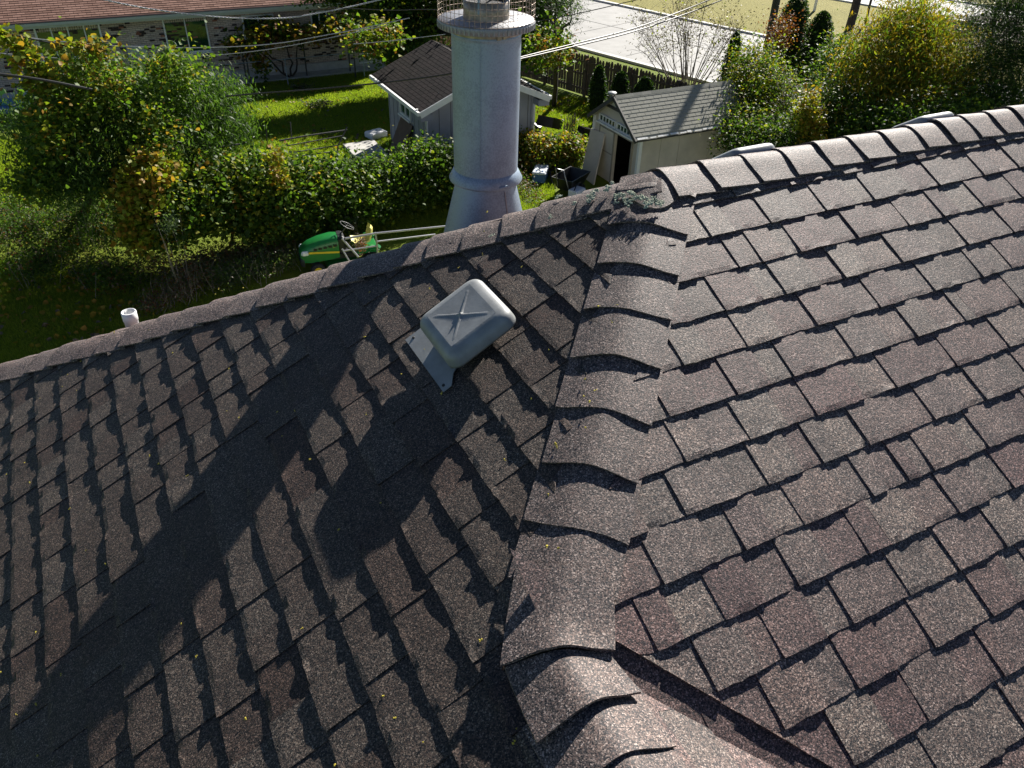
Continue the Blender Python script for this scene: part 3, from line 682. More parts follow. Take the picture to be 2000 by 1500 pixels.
# ------------------------------------------------------------------ brick ranch house
br=empty('brick_ranch_house',(2,35.5,0),'long low brick house with tan red shingle roof and white framed windows across the lawn','house')
WY=35.5; WZ=2.85
b=MB(); b.box((-2.5,WY+4.5,WZ/2),(29,9,WZ)); b.build('wall',M['brick'],br)
b=MB(); b.box((-2.5,WY-.04,.2),(29.0,.08,.4)); b.build('foundation',M['slabc'],br)
r1=random.Random(5); bd=MB(); brd=MB()
for _ in range(340):
    x=r1.uniform(-8,11.8); z=.45+.072*int(r1.uniform(0,30)); 
    if r1.random()<.55 and 4.5<x: z=.45+.072*int(r1.uniform(0,22))
    k=r1.choice([1,1,1,2,3])
    for q in range(k):
        (bd if r1.random()<.85 else brd).box((x+q*.2,WY-.006-r1.uniform(0,.012),z+r1.choice([0,0,.072])),(.19,.05,.062))
bd.build('burnt_bricks',M['brickdark'],br,kind='stuff'); brd.build('red_bricks',M['brickred'],br,kind='stuff')
b=MB()
for x in np.arange(-8,11.8,.085):
    b.box((x,WY-.008,WZ-.24+r1.uniform(-.004,.004)),(.068,.04,.21))
b.build('soldier_course',M['brick'],br,kind='stuff')
kS=5/12.; cS=1/math.sqrt(1+kS*kS); ey=WY-.55
O=Vector((-17,WY+4.6,WZ+.14+5.15*kS)); Dn=Vector((0,-cS,-kS*cS)); Nn=Vector((0,-kS*cS,cS)); Ls=(WY+4.6-ey)/cS
b=MB(); b.slab([O,O+Vector((29.5,0,0)),O+Vector((29.5,0,0))+Dn*Ls,O+Dn*Ls][::-1],.1,Nn); rs=b.build('roof',M['roof_red'],br)
b=MB(); b.slab([O,O+Vector((29.5,0,0)),O+Vector((29.5,9.2,-4.6*kS*1.0)),O+Vector((0,9.2,-4.6*kS))],.1,Vector((0,kS*cS,cS))); b.build('rear_roof',M['roof_red'],br)
tabs_roof('roof_shingles',rs,'roof_red',O+Vector((8,0,0)),Vector((1,0,0)),Dn,Nn,21.5,Ls,.145,.30,lift=.018)
b=MB(); b.box((-2.25,ey+.02,WZ-.02),(29.5,.05,.17)); b.box((-2.25,ey-.06,WZ+.05),(29.5,.12,.10)); fb=b.build('gutter',M['fascia'],br)
b=MB(); b.box((-2.25,WY-.27,WZ-.09),(29.5,.5,.03)); b.build('soffit',M['fascia'],br)
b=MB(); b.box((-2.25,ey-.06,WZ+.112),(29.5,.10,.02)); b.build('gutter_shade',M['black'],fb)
wf=lambda cx,cz,ww,hh,mu,**k: window(br,(cx,WY,cz),(1,0,0),ww,hh,mu,**k)
wd_=window(br,(-2.02,WY,1.55),(1,0,0),2.35,2.35,4,name='patio_door',frame=.07)
wf(2.36,2.0,1.72,1.4,2); wf(5.35,2.12,1.35,.95,2); wf(8.0,2.15,.75,.85,2); wf(10.2,1.55,1.0,1.0,2); wf(5.35,.45,.72,.3,1); wf(10.1,.45,.8,.38,2)
wf(-7.0,2.0,1.8,1.4,2)
b=MB(); b.box((.3,WY-.03,1.5),(.75,.06,.5)); b.build('wall_vent',M['fascia'],br)
b=MB(); b.box((-8.5,WY-.6,.05),(14.,1.2,.1)); b.box((5,WY-.45,.04),(13,.8,.08)); b.build('path',M['slabc'],br)
# ------------------------------------------------------------------ blue-grey garage
gx0,gx1,gy0,gy1=7.6,11.4,21.75,25.5; GW=2.3; gxm=(gx0+gx1)/2
ga=empty('garage',(gxm,(gy0+gy1)/2,0),'blue grey garage with dark brown shingle roof and white gutter behind the metal chimney','garage')
b=MB(); b.box((gxm,(gy0+gy1)/2,GW/2),(gx1-gx0,gy1-gy0,GW)); kG=.42; gp=GW+ (gx1-gx0)/2*kG
b.add([(gx0,gy0,GW),(gx1,gy0,GW),(gxm,gy0,gp)],[(0,1,2)]); b.add([(gx0,gy1,GW),(gx1,gy1,GW),(gxm,gy1,gp)],[(0,2,1)])
gw=b.build('wall',M['siding'],ga)
b=MB()
for y in np.arange(gy0+.4,gy1,.405): b.box((gx0-.003,y,GW/2),(.012,.018,GW-.02))
for x in np.arange(gx0+.4,gx1,.405): b.box((x,gy0-.003,GW/2+ .2*(1)),(.018,.012,GW+.3))
b.build('siding_grooves',M['groove'],gw,kind='stuff')
cG=1/math.sqrt(1+kG*kG); ov=.42; gyf=gy0-.45; gyb=gy1+.45; zr=gp+.12
for s_ in (-1,1):
    O=Vector((gxm,gyf,zr)); U=Vector((0,1,0)); Dn=Vector((s_*cG,0,-kG*cG)); Nn=Vector((s_*kG*cG,0,cG)); Ls=((gx1-gx0)/2+ov)/cG; W_=gyb-gyf
    b=MB(); b.slab([O,O+U*W_,O+U*W_+Dn*Ls,O+Dn*Ls],.09,Nn); q=b.build('roof_slope',M['roof_brown'],ga)
    tabs_roof('roof_shingles',q,'roof_brown',O+Nn*.002,U,Dn,Nn,W_,Ls,.145,.30,lift=.006)
    E_=O+Dn*Ls
    b=MB(); b.box((E_.x+s_*.03,(gyf+gyb)/2,E_.z-.06),(.10,W_,.12)); b.build('gutter',M['white'],ga)
    b=MB(); b.beam(O+Vector((0,-.02,-.10)),E_+Vector((0,-.02,-.10)),.035,.19,up=Vector((0,1,0)).cross(Dn)); b.build('barge_board',M['white'],ga)
    b=MB(); b.box(((gx0 if s_<0 else gx1)+s_*.2,(gyf+gyb)/2,E_.z-.10),(.42,W_,.02)); b.box(((gx0 if s_<0 else gx1)+s_*.2,gyf+.2,E_.z-.2),(.4,.4,.2)); b.build('soffit',M['siding'],ga)
window(ga,(gx0,23.68,1.72),(0,-1,0),.98,.68,2,frame=.06,nrm=Vector((-1,0,0)))
for (xx,s_) in ((gx0,-1),(gx1,1)):
    b=MB(); ex=xx+s_*.42; b.tube([(ex,gyf+.25,GW-.02),(ex,gyf+.25,GW-.16),(xx+s_*.06,gy0-.05,GW-.38),(xx+s_*.05,gy0-.05,.1)],.042,8); b.build('downspout',M['white'],ga)
for (xx) in (gx0,gx1):
    b=MB(); b.box((xx,gy0,GW/2),(.09,.09,GW)); b.build('corner_trim',M['siding'],ga)
b=MB(); T=Vector((7.12,23.0,.06)); b.slab([Vector((7.0,24.15,.06)),Vector((7.0,23.05,.06)),Vector((7.55,23.05,1.25)),Vector((7.55,24.15,1.25))],.03,Vector((-1,0,.4)).normalized())
M['plywood']=plain('brown_board',(.13,.085,.06),.8,0,.2,4)
tag(b.build('leaning_board',M['plywood'],None,origin=(7.1,23.6,.06)),'brown board leaning on the garage side wall under its window','board')
b=MB(); b.box((6.35,24.6,.06),(1.15,1.7,.12)); tag(b.build('concrete_slab',M['slabc'],None,origin=(6.35,24.6,0)),'flat pale concrete slab on the lawn beside the garage','slab')
b=MB(); b.box((7.2,26.0,.12),(.7,.5,.22),rz=.3,bev=.03); tag(b.build('storage_box',M['pvc'],None,origin=(7.2,26.0,0)),'low white box by the back corner of the garage','box')
# ------------------------------------------------------------------ beige shed
sx0,sx1,sy0,sy1=12.8,17.1,17.35,19.95; SW=1.9; sym=(sy0+sy1)/2; kH=.68; spz=SW+(sy1-sy0)/2*kH
sh=empty('garden_shed',(15,sym,0),'beige garden shed with open dark doorway and grey shingle roof beyond the ridge','shed')
dy0,dy1,dz=sy0+.38,sy1-.42,1.68; dm=18.66
b=MB()      # front wall with a real door opening
def wq(y0,y1,z0,z1): b.box((sx0+.03,(y0+y1)/2,(z0+z1)/2),(.06,y1-y0,z1-z0))
wq(sy0,dy0,0,SW); wq(dm,sy1,0,SW); wq(dy0,dm,dz,SW)
b.slab([(sx0,sy0,SW),(sx0,sym,spz),(sx0,sy1,SW)],.06,(-1,0,0))
b.build('front_wall',M['beige'],sh)
for i,(a0,a1) in enumerate(((sx0+.06,13.6),(13.6,14.31),(14.31,15.55),(15.55,16.35),(16.35,sx1))):
    b=MB(); b.box(((a0+a1)/2,sy0+.03,SW/2),(a1-a0-.012,.055,SW)); b.build('wall_panel',M['beige'],sh)
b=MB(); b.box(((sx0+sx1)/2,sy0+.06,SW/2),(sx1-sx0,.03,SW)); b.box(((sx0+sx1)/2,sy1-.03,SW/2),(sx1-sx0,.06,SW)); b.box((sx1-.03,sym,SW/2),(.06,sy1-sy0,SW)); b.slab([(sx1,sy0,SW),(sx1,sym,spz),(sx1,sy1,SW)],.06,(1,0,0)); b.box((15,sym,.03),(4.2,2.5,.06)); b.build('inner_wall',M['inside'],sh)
for y in (sy0,sy1):
    b=MB(); b.box((sx0+.01,y,SW/2),(.11,.11,SW)); b.build('corner_trim',M['white'],sh)
b=MB(); b.box((sx1,sy0,SW/2),(.08,.08,SW)); b.build('corner_trim',M['white'],sh)
b=MB(); b.box((sx0-.02,(dm+dy1)/2,dz/2),(.04,dy1-dm,dz-.06)); dl=b.build('door',M['beige'],sh)
b=MB(); b.box((sx0-.05,dm+.03,dz/2),(.03,.05,dz)); b.box((sx0-.05,(dm+dy1)/2,.95),(.03,dy1-dm-.1,.02)); b.build('door_edge',M['beiged'],dl)
b=MB(); b.box((sx0-.02,(dy0+dy1)/2,dz+.03),(.06,dy1-dy0+.12,.07)); b.box((sx0-.02,dy0-.03,dz/2),(.06,.06,dz)); b.box((sx0-.02,dy1+.03,dz/2),(.06,.06,dz)); b.build('door_frame',M['beiged'],sh)
for cy in (19.17,18.14): window(sh,(sx0,cy,1.93),(0,-1,0),.96,.23,1,frame=.035,bars=4,nrm=Vector((-1,0,0)),name='transom_window')
b=MB(); b.slab([(sx0-.012,18.2,2.46),(sx0-.012,sym,2.76),(sx0-.012,19.1,2.46)],.02,(-1,0,0)); b.build('gable_panel',M['siding_low'],sh)
b=MB(); b.beam((sx0-.04,18.0,2.40),(sx0-.04,19.3,2.40),.06,.07); b.build('gable_trim',M['darktrim'],sh)
cH=1/math.sqrt(1+kH*kH); xo=.22
for s_ in (-1,1):
    O=Vector((sx0-xo,sym,spz+.07)); U=Vector((1,0,0)); Dn=Vector((0,s_*cH,-kH*cH)); Nn=Vector((0,s_*kH*cH,cH)); Ls=((sy1-sy0)/2+.1)/cH; W_=sx1-sx0+2*xo-.1
    b=MB(); b.slab([O,O+Dn*Ls,O+Dn*Ls+U*W_,O+U*W_],.05,Nn); q=b.build('roof_slope',M['roof_grey'],sh)
    tabs_roof('roof_shingles',q,'roof_grey',O+Nn*.002,U,Dn,Nn,W_,Ls-.03,.142,.30,lift=.011,separate=(s_<0))
    b=MB(); b.beam(O+Vector((-.02,0,-.05)),O+Dn*Ls+Vector((-.02,0,-.05)),.05,.11,up=Nn); b.build('barge_board',M['darktrim'],sh)
    b=MB(); b.box(((2*sx0-2*xo+W_)/2,(O+Dn*Ls).y,(O+Dn*Ls).z-.03),(W_,.03,.05)); b.build('fascia',M['darktrim'],sh)
O=Vector((sx0-xo,sym,spz+.07)); Dn=Vector((0,-cH,-kH*cH)); Nn=Vector((0,-kH*cH,cH)); Ls=((sy1-sy0)/2+.1)/cH
b=MB(); rr=random.Random(2); xx=.05
while xx<3.2:
    w_=rr.uniform(.06,.3); a=rr.uniform(.02,.07); P=O+Dn*(Ls-a/2-.004)+Nn*.016+Vector((xx+w_/2,0,0)); T=Matrix((Vector((1,0,0)),Dn,Nn)).transposed(); b.box(P,(w_,a,.006),M3=T); xx+=w_+rr.uniform(0,.12)
b.build('bare_roof_edge',M['white'],sh)
b=MB()
for i in range(14): 
    x=sx0-xo+.02+i*.33; T=Matrix.Rotation(0,3,'X'); b.slab([Vector((x,sym-.1,spz+.02)),Vector((x+.33,sym-.1,spz+.02)),Vector((x+.33,sym,spz+.095)),Vector((x,sym,spz+.095))],.008); b.slab([Vector((x,sym,spz+.095)),Vector((x+.33,sym,spz+.095)),Vector((x+.33,sym+.1,spz+.02)),Vector((x,sym+.1,spz+.02))],.008)
b.build('ridge_strip',M['roof_grey'],sh)
b=MB(); b.lathe((sx0-.16,sym+.22,spz+.05),[(.05,-.12),(.05,.02),(.13,.03),(.15,.05),(.13,.075),(.06,.095),(0,.10)],20); b.build('solar_cap',M['vent'],sh)
b=MB(); b.box((15.75,sy0-.10,SW-.06),(.05,.12,.05)); b.lathe((15.75,sy0-.17,SW-.13),[(0,-.06),(.05,-.05),(.06,0),(.05,.05),(0,.06)],12); b.build('flood_lamp',M['white'],sh)
b=MB(); b.slab([(12.15,18.75,.03),(12.2,19.62,.03),(12.72,20.05,1.42),(12.72,19.2,1.5)],.05,Vector((-1,0,.35)).normalized()); 
lp=b.build('leaning_panel',M['beige'],None,origin=(12.3,19.3,0)); tag(lp,'loose beige panel leaning against the shed front left of its doorway','door')  # plain loose panel, not one of the shed's doors
# ------------------------------------------------------------------ picket fence
M['fence']=plain('weathered_cedar',(.13,.095,.07),.85,0,.3,5,.002)
fe=empty('wooden_fence',(17,28,0),'weathered brown wooden picket fence along the pale street','fence')
pw=.14; bpk=MB(); hp=1.68
bpk.add([(-.01,-pw/2,.04),(-.01,pw/2,.04),(-.01,pw/2,hp-.10),(-.01,pw*.2,hp),(-.01,-pw*.2,hp),(-.01,-pw/2,hp-.10),(.01,-pw/2,.04),(.01,pw/2,.04),(.01,pw/2,hp-.10),(.01,pw*.2,hp),(.01,-pw*.2,hp),(.01,-pw/2,hp-.10)],
 [(5,4,3,2,1,0),(6,7,8,9,10,11)]+[(i,(i+1)%6,(i+1)%6+6,i+6) for i in range(6)])
pme=bpk.mesh('picket',M['fence']); fang=math.atan2(sn.y,sn.x)
F0=sn*24.15+sd*(-36); t=0; k=0; rf=random.Random(9)
while t<30:
    P=F0+sd*t; o=bpy.data.objects.new('picket',pme); COL.objects.link(o); o.parent=fe; WL[o]=WL[fe]
    o.location=P-WL[fe]; o.rotation_euler=(rf.uniform(-.012,.012),rf.uniform(-.01,.02),fang); o.scale=(1,rf.uniform(.9,1.02),rf.uniform(.97,1.03)); t+=pw+rf.choice([.004,.006,.01,.02])
t=0
while t<30:
    P=F0+sd*t+sn*-.07; b=MB(); b.box((P.x,P.y,.85),(.1,.1,1.7),rz=fang); b.build('post',M['fence'],fe); t+=2.4
for z in (.3,.9,1.4):
    b=MB(); a=F0+sn*-.035; c=F0+sd*30+sn*-.035; b.beam((a.x,a.y,z),(c.x,c.y,z),.04,.09); b.build('rail',M['fence'],fe)
# ------------------------------------------------------------------ vegetation
def LM(name,cols,**k): M[name]=leafmat(name,cols,**k)
LM('lf_dark',[(.018,.04,.008),(.035,.07,.012),(.05,.095,.018)]); LM('lf_green',[(.04,.075,.01),(.065,.12,.016),(.095,.15,.022)]); LM('lf_yg',[(.09,.13,.012),(.15,.19,.02),(.21,.21,.025)]); LM('lf_yel',[(.2,.16,.02),(.27,.19,.03),(.3,.16,.03)])
LM('lf_willow',[(.025,.06,.018),(.045,.09,.024),(.07,.12,.03)],rough=.5); LM('lf_gold',[(.16,.14,.015),(.22,.17,.02),(.26,.16,.02)]); LM('lf_conifer',[(.006,.02,.006),(.014,.036,.01),(.022,.05,.014)],trans=.15)
LM('lf_orange',[(.14,.065,.02),(.2,.09,.025)]); LM('lf_dry',[(.07,.052,.034),(.11,.085,.06),(.14,.11,.08)],trans=.2); LM('lf_rust',[(.10,.03,.015),(.16,.05,.02)]); LM('lf_blue',[(.03,.055,.03),(.06,.09,.05),(.09,.12,.07)],rough=.4)
LM('grassblade',[(.09,.14,.012),(.15,.21,.016),(.22,.26,.035)],trans=.45,scale=.8)
M['bark']=plain('dark_bark',(.045,.036,.03),.9,0,.35,8,.01); M['twig']=plain('grey_twig',(.17,.145,.12),.85,0,.3,8)
def leaf_mesh(name,C,size,asp,droop,mats,mi,vine=False):
    n=len(C); d=rng.normal(0,1,(n,3)); d[:,2]=d[:,2]*.6-droop; d/=np.linalg.norm(d,axis=1)[:,None]
    up=rng.normal(0,.6,(n,3)); up[:,2]+=1; s=np.cross(d,up); s/=np.linalg.norm(s,axis=1)[:,None]+1e-9; nn=np.cross(s,d)
    sz=(size*rng.uniform(.55,1.35,n))[:,None]
    if vine:
        P=np.stack([C-d*sz*.35,C+s*sz*.48-d*sz*.2,C+s*sz*.36+d*sz*.25+nn*sz*.1,C+d*sz*.62-nn*sz*.08,C-s*sz*.36+d*sz*.25+nn*sz*.1,C-s*sz*.48-d*sz*.2],1).reshape(-1,3)
        b=np.arange(n)[:,None]*6; F=np.concatenate([b+np.array([0,1,2,3]),b+np.array([0,3,4,5])],1).reshape(-1,4); mi=np.repeat(mi,2)
    else:
        P=np.stack([C-d*sz*.5,C+s*sz*asp*.5+nn*sz*.08,C+d*sz*.5-nn*sz*.06,C-s*sz*asp*.5+nn*sz*.08],1).reshape(-1,3)
        F=np.arange(4*n).reshape(n,4)
    return mesh_np(name,P,F,[M[m] for m in mats],mi)
def cloud(blobs,n,per=14,sig=.22,shell=.45,flat=1.):
    """leaf positions in clumps near the skin of ellipsoids (cx,cy,cz,rx,ry,rz)"""
    B=np.array(blobs,float); wgt=(B[:,3]*B[:,4]+B[:,4]*B[:,5]+B[:,3]*B[:,5]); wgt/=wgt.sum()
    m=max(1,n//per); bi=rng.choice(len(B),m,p=wgt); u=rng.normal(0,1,(m,3)); u/=np.linalg.norm(u,axis=1)[:,None]
    r=rng.uniform(shell,1.0,m)**.7*(1+rng.normal(0,.10,m)); c=B[bi,:3]+u*B[bi,3:6]*r[:,None]
    sg=sig*rng.uniform(.5,1.5,m); L=np.repeat(c,per,0)+rng.normal(0,1,(m*per,3))*np.repeat(sg,per)[:,None]*np.array([1,1,.75*flat]); 
    L[:,2]=np.maximum(L[:,2],.03); return L,m,per
def foliage(name,parent,blobs,n,size,asp,droop,mats,probs,per=14,sig=.22,vine=False,shell=.45,mix=.15,kind=None):
    C,m,per=cloud(blobs,n,per,sig,shell); cm=rng.choice(len(mats),m,p=np.array(probs)/sum(probs)); mi=np.repeat(cm,per); sw=rng.random(len(mi))<mix; mi[sw]=rng.choice(len(mats),sw.sum(),p=np.array(probs)/sum(probs))
    o0=np.array(WL[parent]); me=leaf_mesh(name,C-o0,size,asp,droop,mats,mi,vine); o=link(me,name,parent)
    if kind: o['kind']=kind
    return o
def wig(a,b,n,amp,rd):
    a=Vector(a); b=Vector(b); return [a.lerp(b,i/n)+Vector((rd.uniform(-amp,amp),rd.uniform(-amp,amp),rd.uniform(-amp,amp)*.5))*(1 if 0<i<n else 0) for i in range(n+1)]
def limbs(parent,base,blobs,r,seed,mat='bark',fork=.35,twigs=5,name='trunk'):
    rd=random.Random(seed); b=MB(); base=Vector(base); top=Vector((sum(q[0] for q in blobs)/len(blobs),sum(q[1] for q in blobs)/len(blobs),max(q[2] for q in blobs)))
    fk=base.lerp(top,fork); b.tube(wig(base,fk,3,r*.4,rd),r,8,r2=r*.75)
    for q in blobs:
        c=Vector(q[:3]); b.tube(wig(fk,c,4,.12,rd),r*.55,6,r2=r*.15)
        for _ in range(twigs):
            e_=c+Vector((rd.uniform(-1,1)*q[3],rd.uniform(-1,1)*q[4],rd.uniform(-.6,1)*q[5]))*.85; b.tube(wig(fk.lerp(c,rd.uniform(.5,1)),e_,3,.1,rd),r*.14,4,r2=.005)
    return b.build(name,M[mat],parent)
def B_(px,py,rpx,rpy,h,depth=None):
    """ellipsoid: centre seen at that place at horizontal distance h, radii in photo pixels there"""
    c=D(px,py,h); k=(c-CAM).length/FPX; return (c.x,c.y,c.z,rpx*k,(depth or rpx*k),rpy*k)
def plant(name,label,cat,base,group=None): return empty(name,(base[0],base[1],0),label,cat,group)
# vine-covered tree at left
bl=[B_(115,255,80,65,21.3,1.3),B_(205,190,70,50,22,1.4),B_(330,185,80,55,22.8,1.4),B_(425,225,62,70,23,1.3),B_(190,305,110,65,20.8,1.3),B_(340,290,95,70,21.8,1.3),B_(130,355,85,30,20.2,.9)]
g=G(150,470); vt=plant('vine_covered_tree','broad dark green tree draped with yellowing grape vine at the left','tree',(g.x,g.y))
foliage('crown',vt,bl,60000,.15,.2,1.0,['lf_willow','lf_dark','lf_green'],[5,2,1],per=16,sig=.2,shell=.3)
foliage('vine_leaves',vt,[B_(130,200,45,30,20.6,.5),B_(180,150,50,30,21,.5),B_(340,140,40,25,21.8,.5),B_(95,260,30,45,20,.3),B_(290,260,40,50,20.5,.3),B_(60,350,40,20,20,.4)],6500,.095,.8,.3,['lf_yg','lf_green','lf_yel'],[3,7,.8],per=12,sig=.25,vine=True,shell=.7)
limbs(vt,(g.x,g.y,0),bl,.13,3)
# trailing vine shoots above it on a cable
vs_=plant('climbing_vine','loose yellow vine shoots climbing above the left tree towards the patio door','vine',(g.x-1.5,g.y+.5))
bs=[B_(18,80,14,22,20.8,.25),B_(50,110,22,22,20.8,.25),B_(75,135,20,15,20.8,.25),B_(45,90,16,10,20.6,.2),B_(120,95,22,7,20.8,.2),B_(170,95,24,9,20.9,.2),B_(205,90,16,9,21,.2),B_(70,165,30,14,20.6,.3)]
foliage('leaves',vs_,bs,900,.13,.8,.3,['lf_yg','lf_yel','lf_green'],[6,3,1],per=5,sig=.12,vine=True,shell=.2)
b=MB(); rd=random.Random(1); P0=D(95,170,20.8)
for q in bs[:4]: b.tube(wig(P0,q[:3],4,.08,rd),.012,5,r2=.004)
b.build('stem',M['bark'],vs_)
# hedge of vines
hb_=[B_(330,410,75,60,20.2,.9),B_(420,380,80,60,20.8,.9),B_(505,375,75,65,21.2,.9),B_(520,410,70,50,20.8,.8),B_(590,385,75,65,21.4,.9)]
g=G(450,480); vh=plant('vine_hedge','tangled hedge of green and yellow grape vines left of the riding mower','hedge',(g.x,g.y))
foliage('leaves',vh,hb_,34000,.105,.8,.35,['lf_green','lf_dark','lf_yg','lf_yel'],[5,6,3,.7],per=12,sig=.22,vine=True,shell=.55)
foliage('yellow_leaves',vh,[B_(275,400,38,60,19.6,.4),B_(270,450,26,40,19.5,.3),B_(290,330,45,30,19.8,.4),B_(540,320,8,34,20.4,.15),B_(545,352,7,24,20.4,.12)],3600,.115,.8,.45,['lf_yg','lf_yel'],[3,2],per=10,sig=.15,vine=True,shell=.4)
limbs(vh,(g.x,g.y,0),hb_,.05,5,twigs=3)
hb2=[B_(680,368,75,55,22,.8),B_(760,360,75,52,22.6,.8),B_(835,335,60,55,23.2,.8),B_(880,340,50,50,23.4,.7),B_(650,395,70,42,21.5,.8),B_(700,405,60,35,21.5,.7),B_(940,350,60,45,23.7,.7)]
g=G(760,410); vh2=plant('clipped_vine_hedge','dense dark green hedge between the garage and the riding mower','hedge',(g.x,g.y))
foliage('leaves',vh2,hb2,38000,.095,.75,.3,['lf_green','lf_dark','lf_yg'],[6,5,1.2],per=12,sig=.2,vine=True,shell=.5); limbs(vh2,(g.x,g.y,0),hb2,.05,6,mat='twig',twigs=9)
hb3=[B_(1040,292,38,26,27,.6),B_(1085,298,34,30,26.8,.6),B_(1120,296,20,26,26.8,.5),B_(1065,318,38,18,26.4,.5),B_(1015,288,22,26,27,.5)]
g=G(1080,360); yh=plant('yellow_bush','bright yellow green bush between the chimney and the beige shed','bush',(g.x,g.y))
foliage('leaves',yh,hb3,15000,.09,.75,.2,['lf_yg','lf_yel','lf_green','lf_orange'],[6,3,3,.7],per=10,sig=.17,vine=True,shell=.5); limbs(yh,(g.x,g.y,0),hb3,.03,7,twigs=4)
wb=[B_(1020,365,22,30,22.5,.4),B_(1040,385,20,25,22.3,.4)]; g=G(1030,400); wd2=plant('weed_clump','brownish weeds beside the chimney cone','weeds',(g.x,g.y)); foliage('leaves',wd2,wb,1300,.07,.4,-.2,['lf_dry','lf_green','lf_rust'],[3,3,1],per=8,sig=.12,shell=.1)
# weeds in front of the hedge
def weeds(name,label,cat,spots,n,mats,probs,size=.07,stems=24,seed=1,group=None):
    g=Vector(spots[0][:3]); o=plant(name,label,cat,(g.x,g.y),group); foliage('leaves',o,spots,n,size,.35,-.5,mats,probs,per=7,sig=.11,shell=.05)
    rd=random.Random(seed); b=MB()
    for _ in range(stems):
        q=rd.choice(spots); x=q[0]+rd.uniform(-1,1)*q[3]*.8; y=q[1]+rd.uniform(-1,1)*q[4]*.8; b.tube(wig((x,y,0),(x+rd.uniform(-.3,.3),y+rd.uniform(-.3,.3),q[2]+q[5]*rd.uniform(.2,1.1)),3,.05,rd),.008,4,r2=.003)
    b.build('stems',M['twig'],o,kind='stuff')
def gspot(px,py,rx,top): 
    g=G(px,py); k=(g-CAM).length/FPX; return (g.x,g.y,top*.5,rx*k,rx*k*.8,top*.5)
weeds('weed_patch','green leafy weeds with pale dead stalks just left of the mower hood','weeds',[gspot(450,560,45,.7),gspot(510,545,45,.75),gspot(560,530,30,.6)],4200,['lf_blue','lf_green','lf_dry'],[5,3,2],seed=1)
weeds('dry_weed_patch','grey brown dried weeds at the foot of the vine hedge','weeds',[gspot(385,570,40,.8),gspot(340,590,45,.7),gspot(300,610,40,.5),gspot(400,520,60,.55),gspot(470,505,60,.6),gspot(320,530,60,.6),gspot(540,495,45,.6)],9000,['lf_dry','lf_blue','lf_rust'],[4,2,2],stems=110,seed=2)
weeds('shaded_undergrowth','dark shaded undergrowth below the vine covered tree','weeds',[gspot(60,500,80,1.5),gspot(150,490,80,1.7),gspot(230,500,60,1.5),gspot(100,540,80,.9),gspot(230,560,70,.8),gspot(200,450,60,1.3),gspot(25,440,60,1.0),gspot(-20,480,60,1.2)],26000,['lf_dark','lf_green','lf_dry','lf_rust'],[8,3,1.2,.8],stems=90,size=.09,seed=3)
weeds('pale_weed','small pale leafed weed standing against the dark hedge behind the mower','weeds',[B_(692,430,12,12,20.8,.2)],260,['lf_blue'],[1],seed=4,stems=6,size=.10)
weeds('white_flower_weed','pale topped weed in front of the yellow vine column','weeds',[B_(330,440,12,20,18.8,.2)],240,['lf_blue'],[1],seed=5,stems=6,size=.10)
# maple behind the garage
mb=[B_(745,0,80,32,36,.9),B_(830,15,90,50,36.5,1.0),B_(910,-30,90,50,36.5,1.),B_(1030,-20,80,70,34,1.8),B_(1045,85,60,35,31.5,1.0),B_(650,-30,60,24,36,1.3),B_(785,85,65,30,35,1.2)]
g=Vector((11.9,33.4,0)); mp=plant('maple_tree','large maple turning yellow behind the metal chimney and garage','tree',g)
foliage('crown',mp,mb,42000,.125,.75,.3,['lf_green','lf_dark','lf_yg','lf_orange'],[6,5,2,.25],per=12,sig=.28,vine=True,shell=.4); limbs(mp,g,mb,.26,8,fork=.5)
foliage('autumn_leaves',mp,[B_(1075,95,38,34,29,.7),B_(730,70,60,25,29.5,.7)],1500,.14,.75,.2,['lf_yg','lf_orange','lf_yel','lf_green'],[4,.8,1,4],per=8,sig=.2,vine=True)
sb=[B_(1085,0,40,30,29,.8),B_(1118,25,22,25,29,.6),B_(1060,-30,50,30,29,.8)]; sp_=plant('spruce_tree','dark spruce branches hanging in front of the pale street by the chimney','tree',(15.2,26.8)); foliage('crown',sp_,sb,4500,.10,.18,.7,['lf_conifer','lf_dark'],[4,1],per=18,sig=.18,shell=.1); limbs(sp_,(15.2,26.8,0),sb,.1,9,fork=.6)
# bare multi-stemmed shrub by the fence
gs=D(1340,175,33.); gs.z=0; bs_=plant('bare_shrub','nearly leafless many stemmed shrub fanning up in front of the street','shrub',gs)
rd=random.Random(12); b=MB(); tips=[]
for i in range(34):
    px=rd.uniform(1205,1500); py=rd.uniform(-40,110)+abs(px-1340)*.25; e_=D(px,py,33+rd.uniform(-1.2,1.2)); st=gs+Vector((rd.uniform(-.3,.3),rd.uniform(-.3,.3),0)); mid=st.lerp(e_,.55)+Vector((0,0,.35)); pts=[st,st.lerp(mid,.5)+Vector((0,0,.15)),mid,mid.lerp(e_,.5)+Vector((rd.uniform(-.15,.15),0,.1)),e_]; b.tube(pts,rd.uniform(.018,.034),5,r2=.005)
    for _ in range(9):
        s_=pts[rd.randint(2,3)].lerp(pts[4],rd.random()); t_=s_+Vector((rd.uniform(-.7,.7),rd.uniform(-.7,.7),rd.uniform(0,.8))); b.tube([s_,s_.lerp(t_,.5)+Vector((0,0,.06)),t_],.007,3,r2=.003); tips.append(t_)
b.build('stems',M['twig'],bs_)
tp=np.array([list(t) for t in tips]); C=np.repeat(tp,12,0)+rng.normal(0,.16,(len(tp)*12,3)); me=leaf_mesh('leaves',C-np.array(WL[bs_]),.085,.5,.3,['lf_dry','lf_yg'],(rng.random(len(C))<.15).astype(int)); link(me,'leaves',bs_)
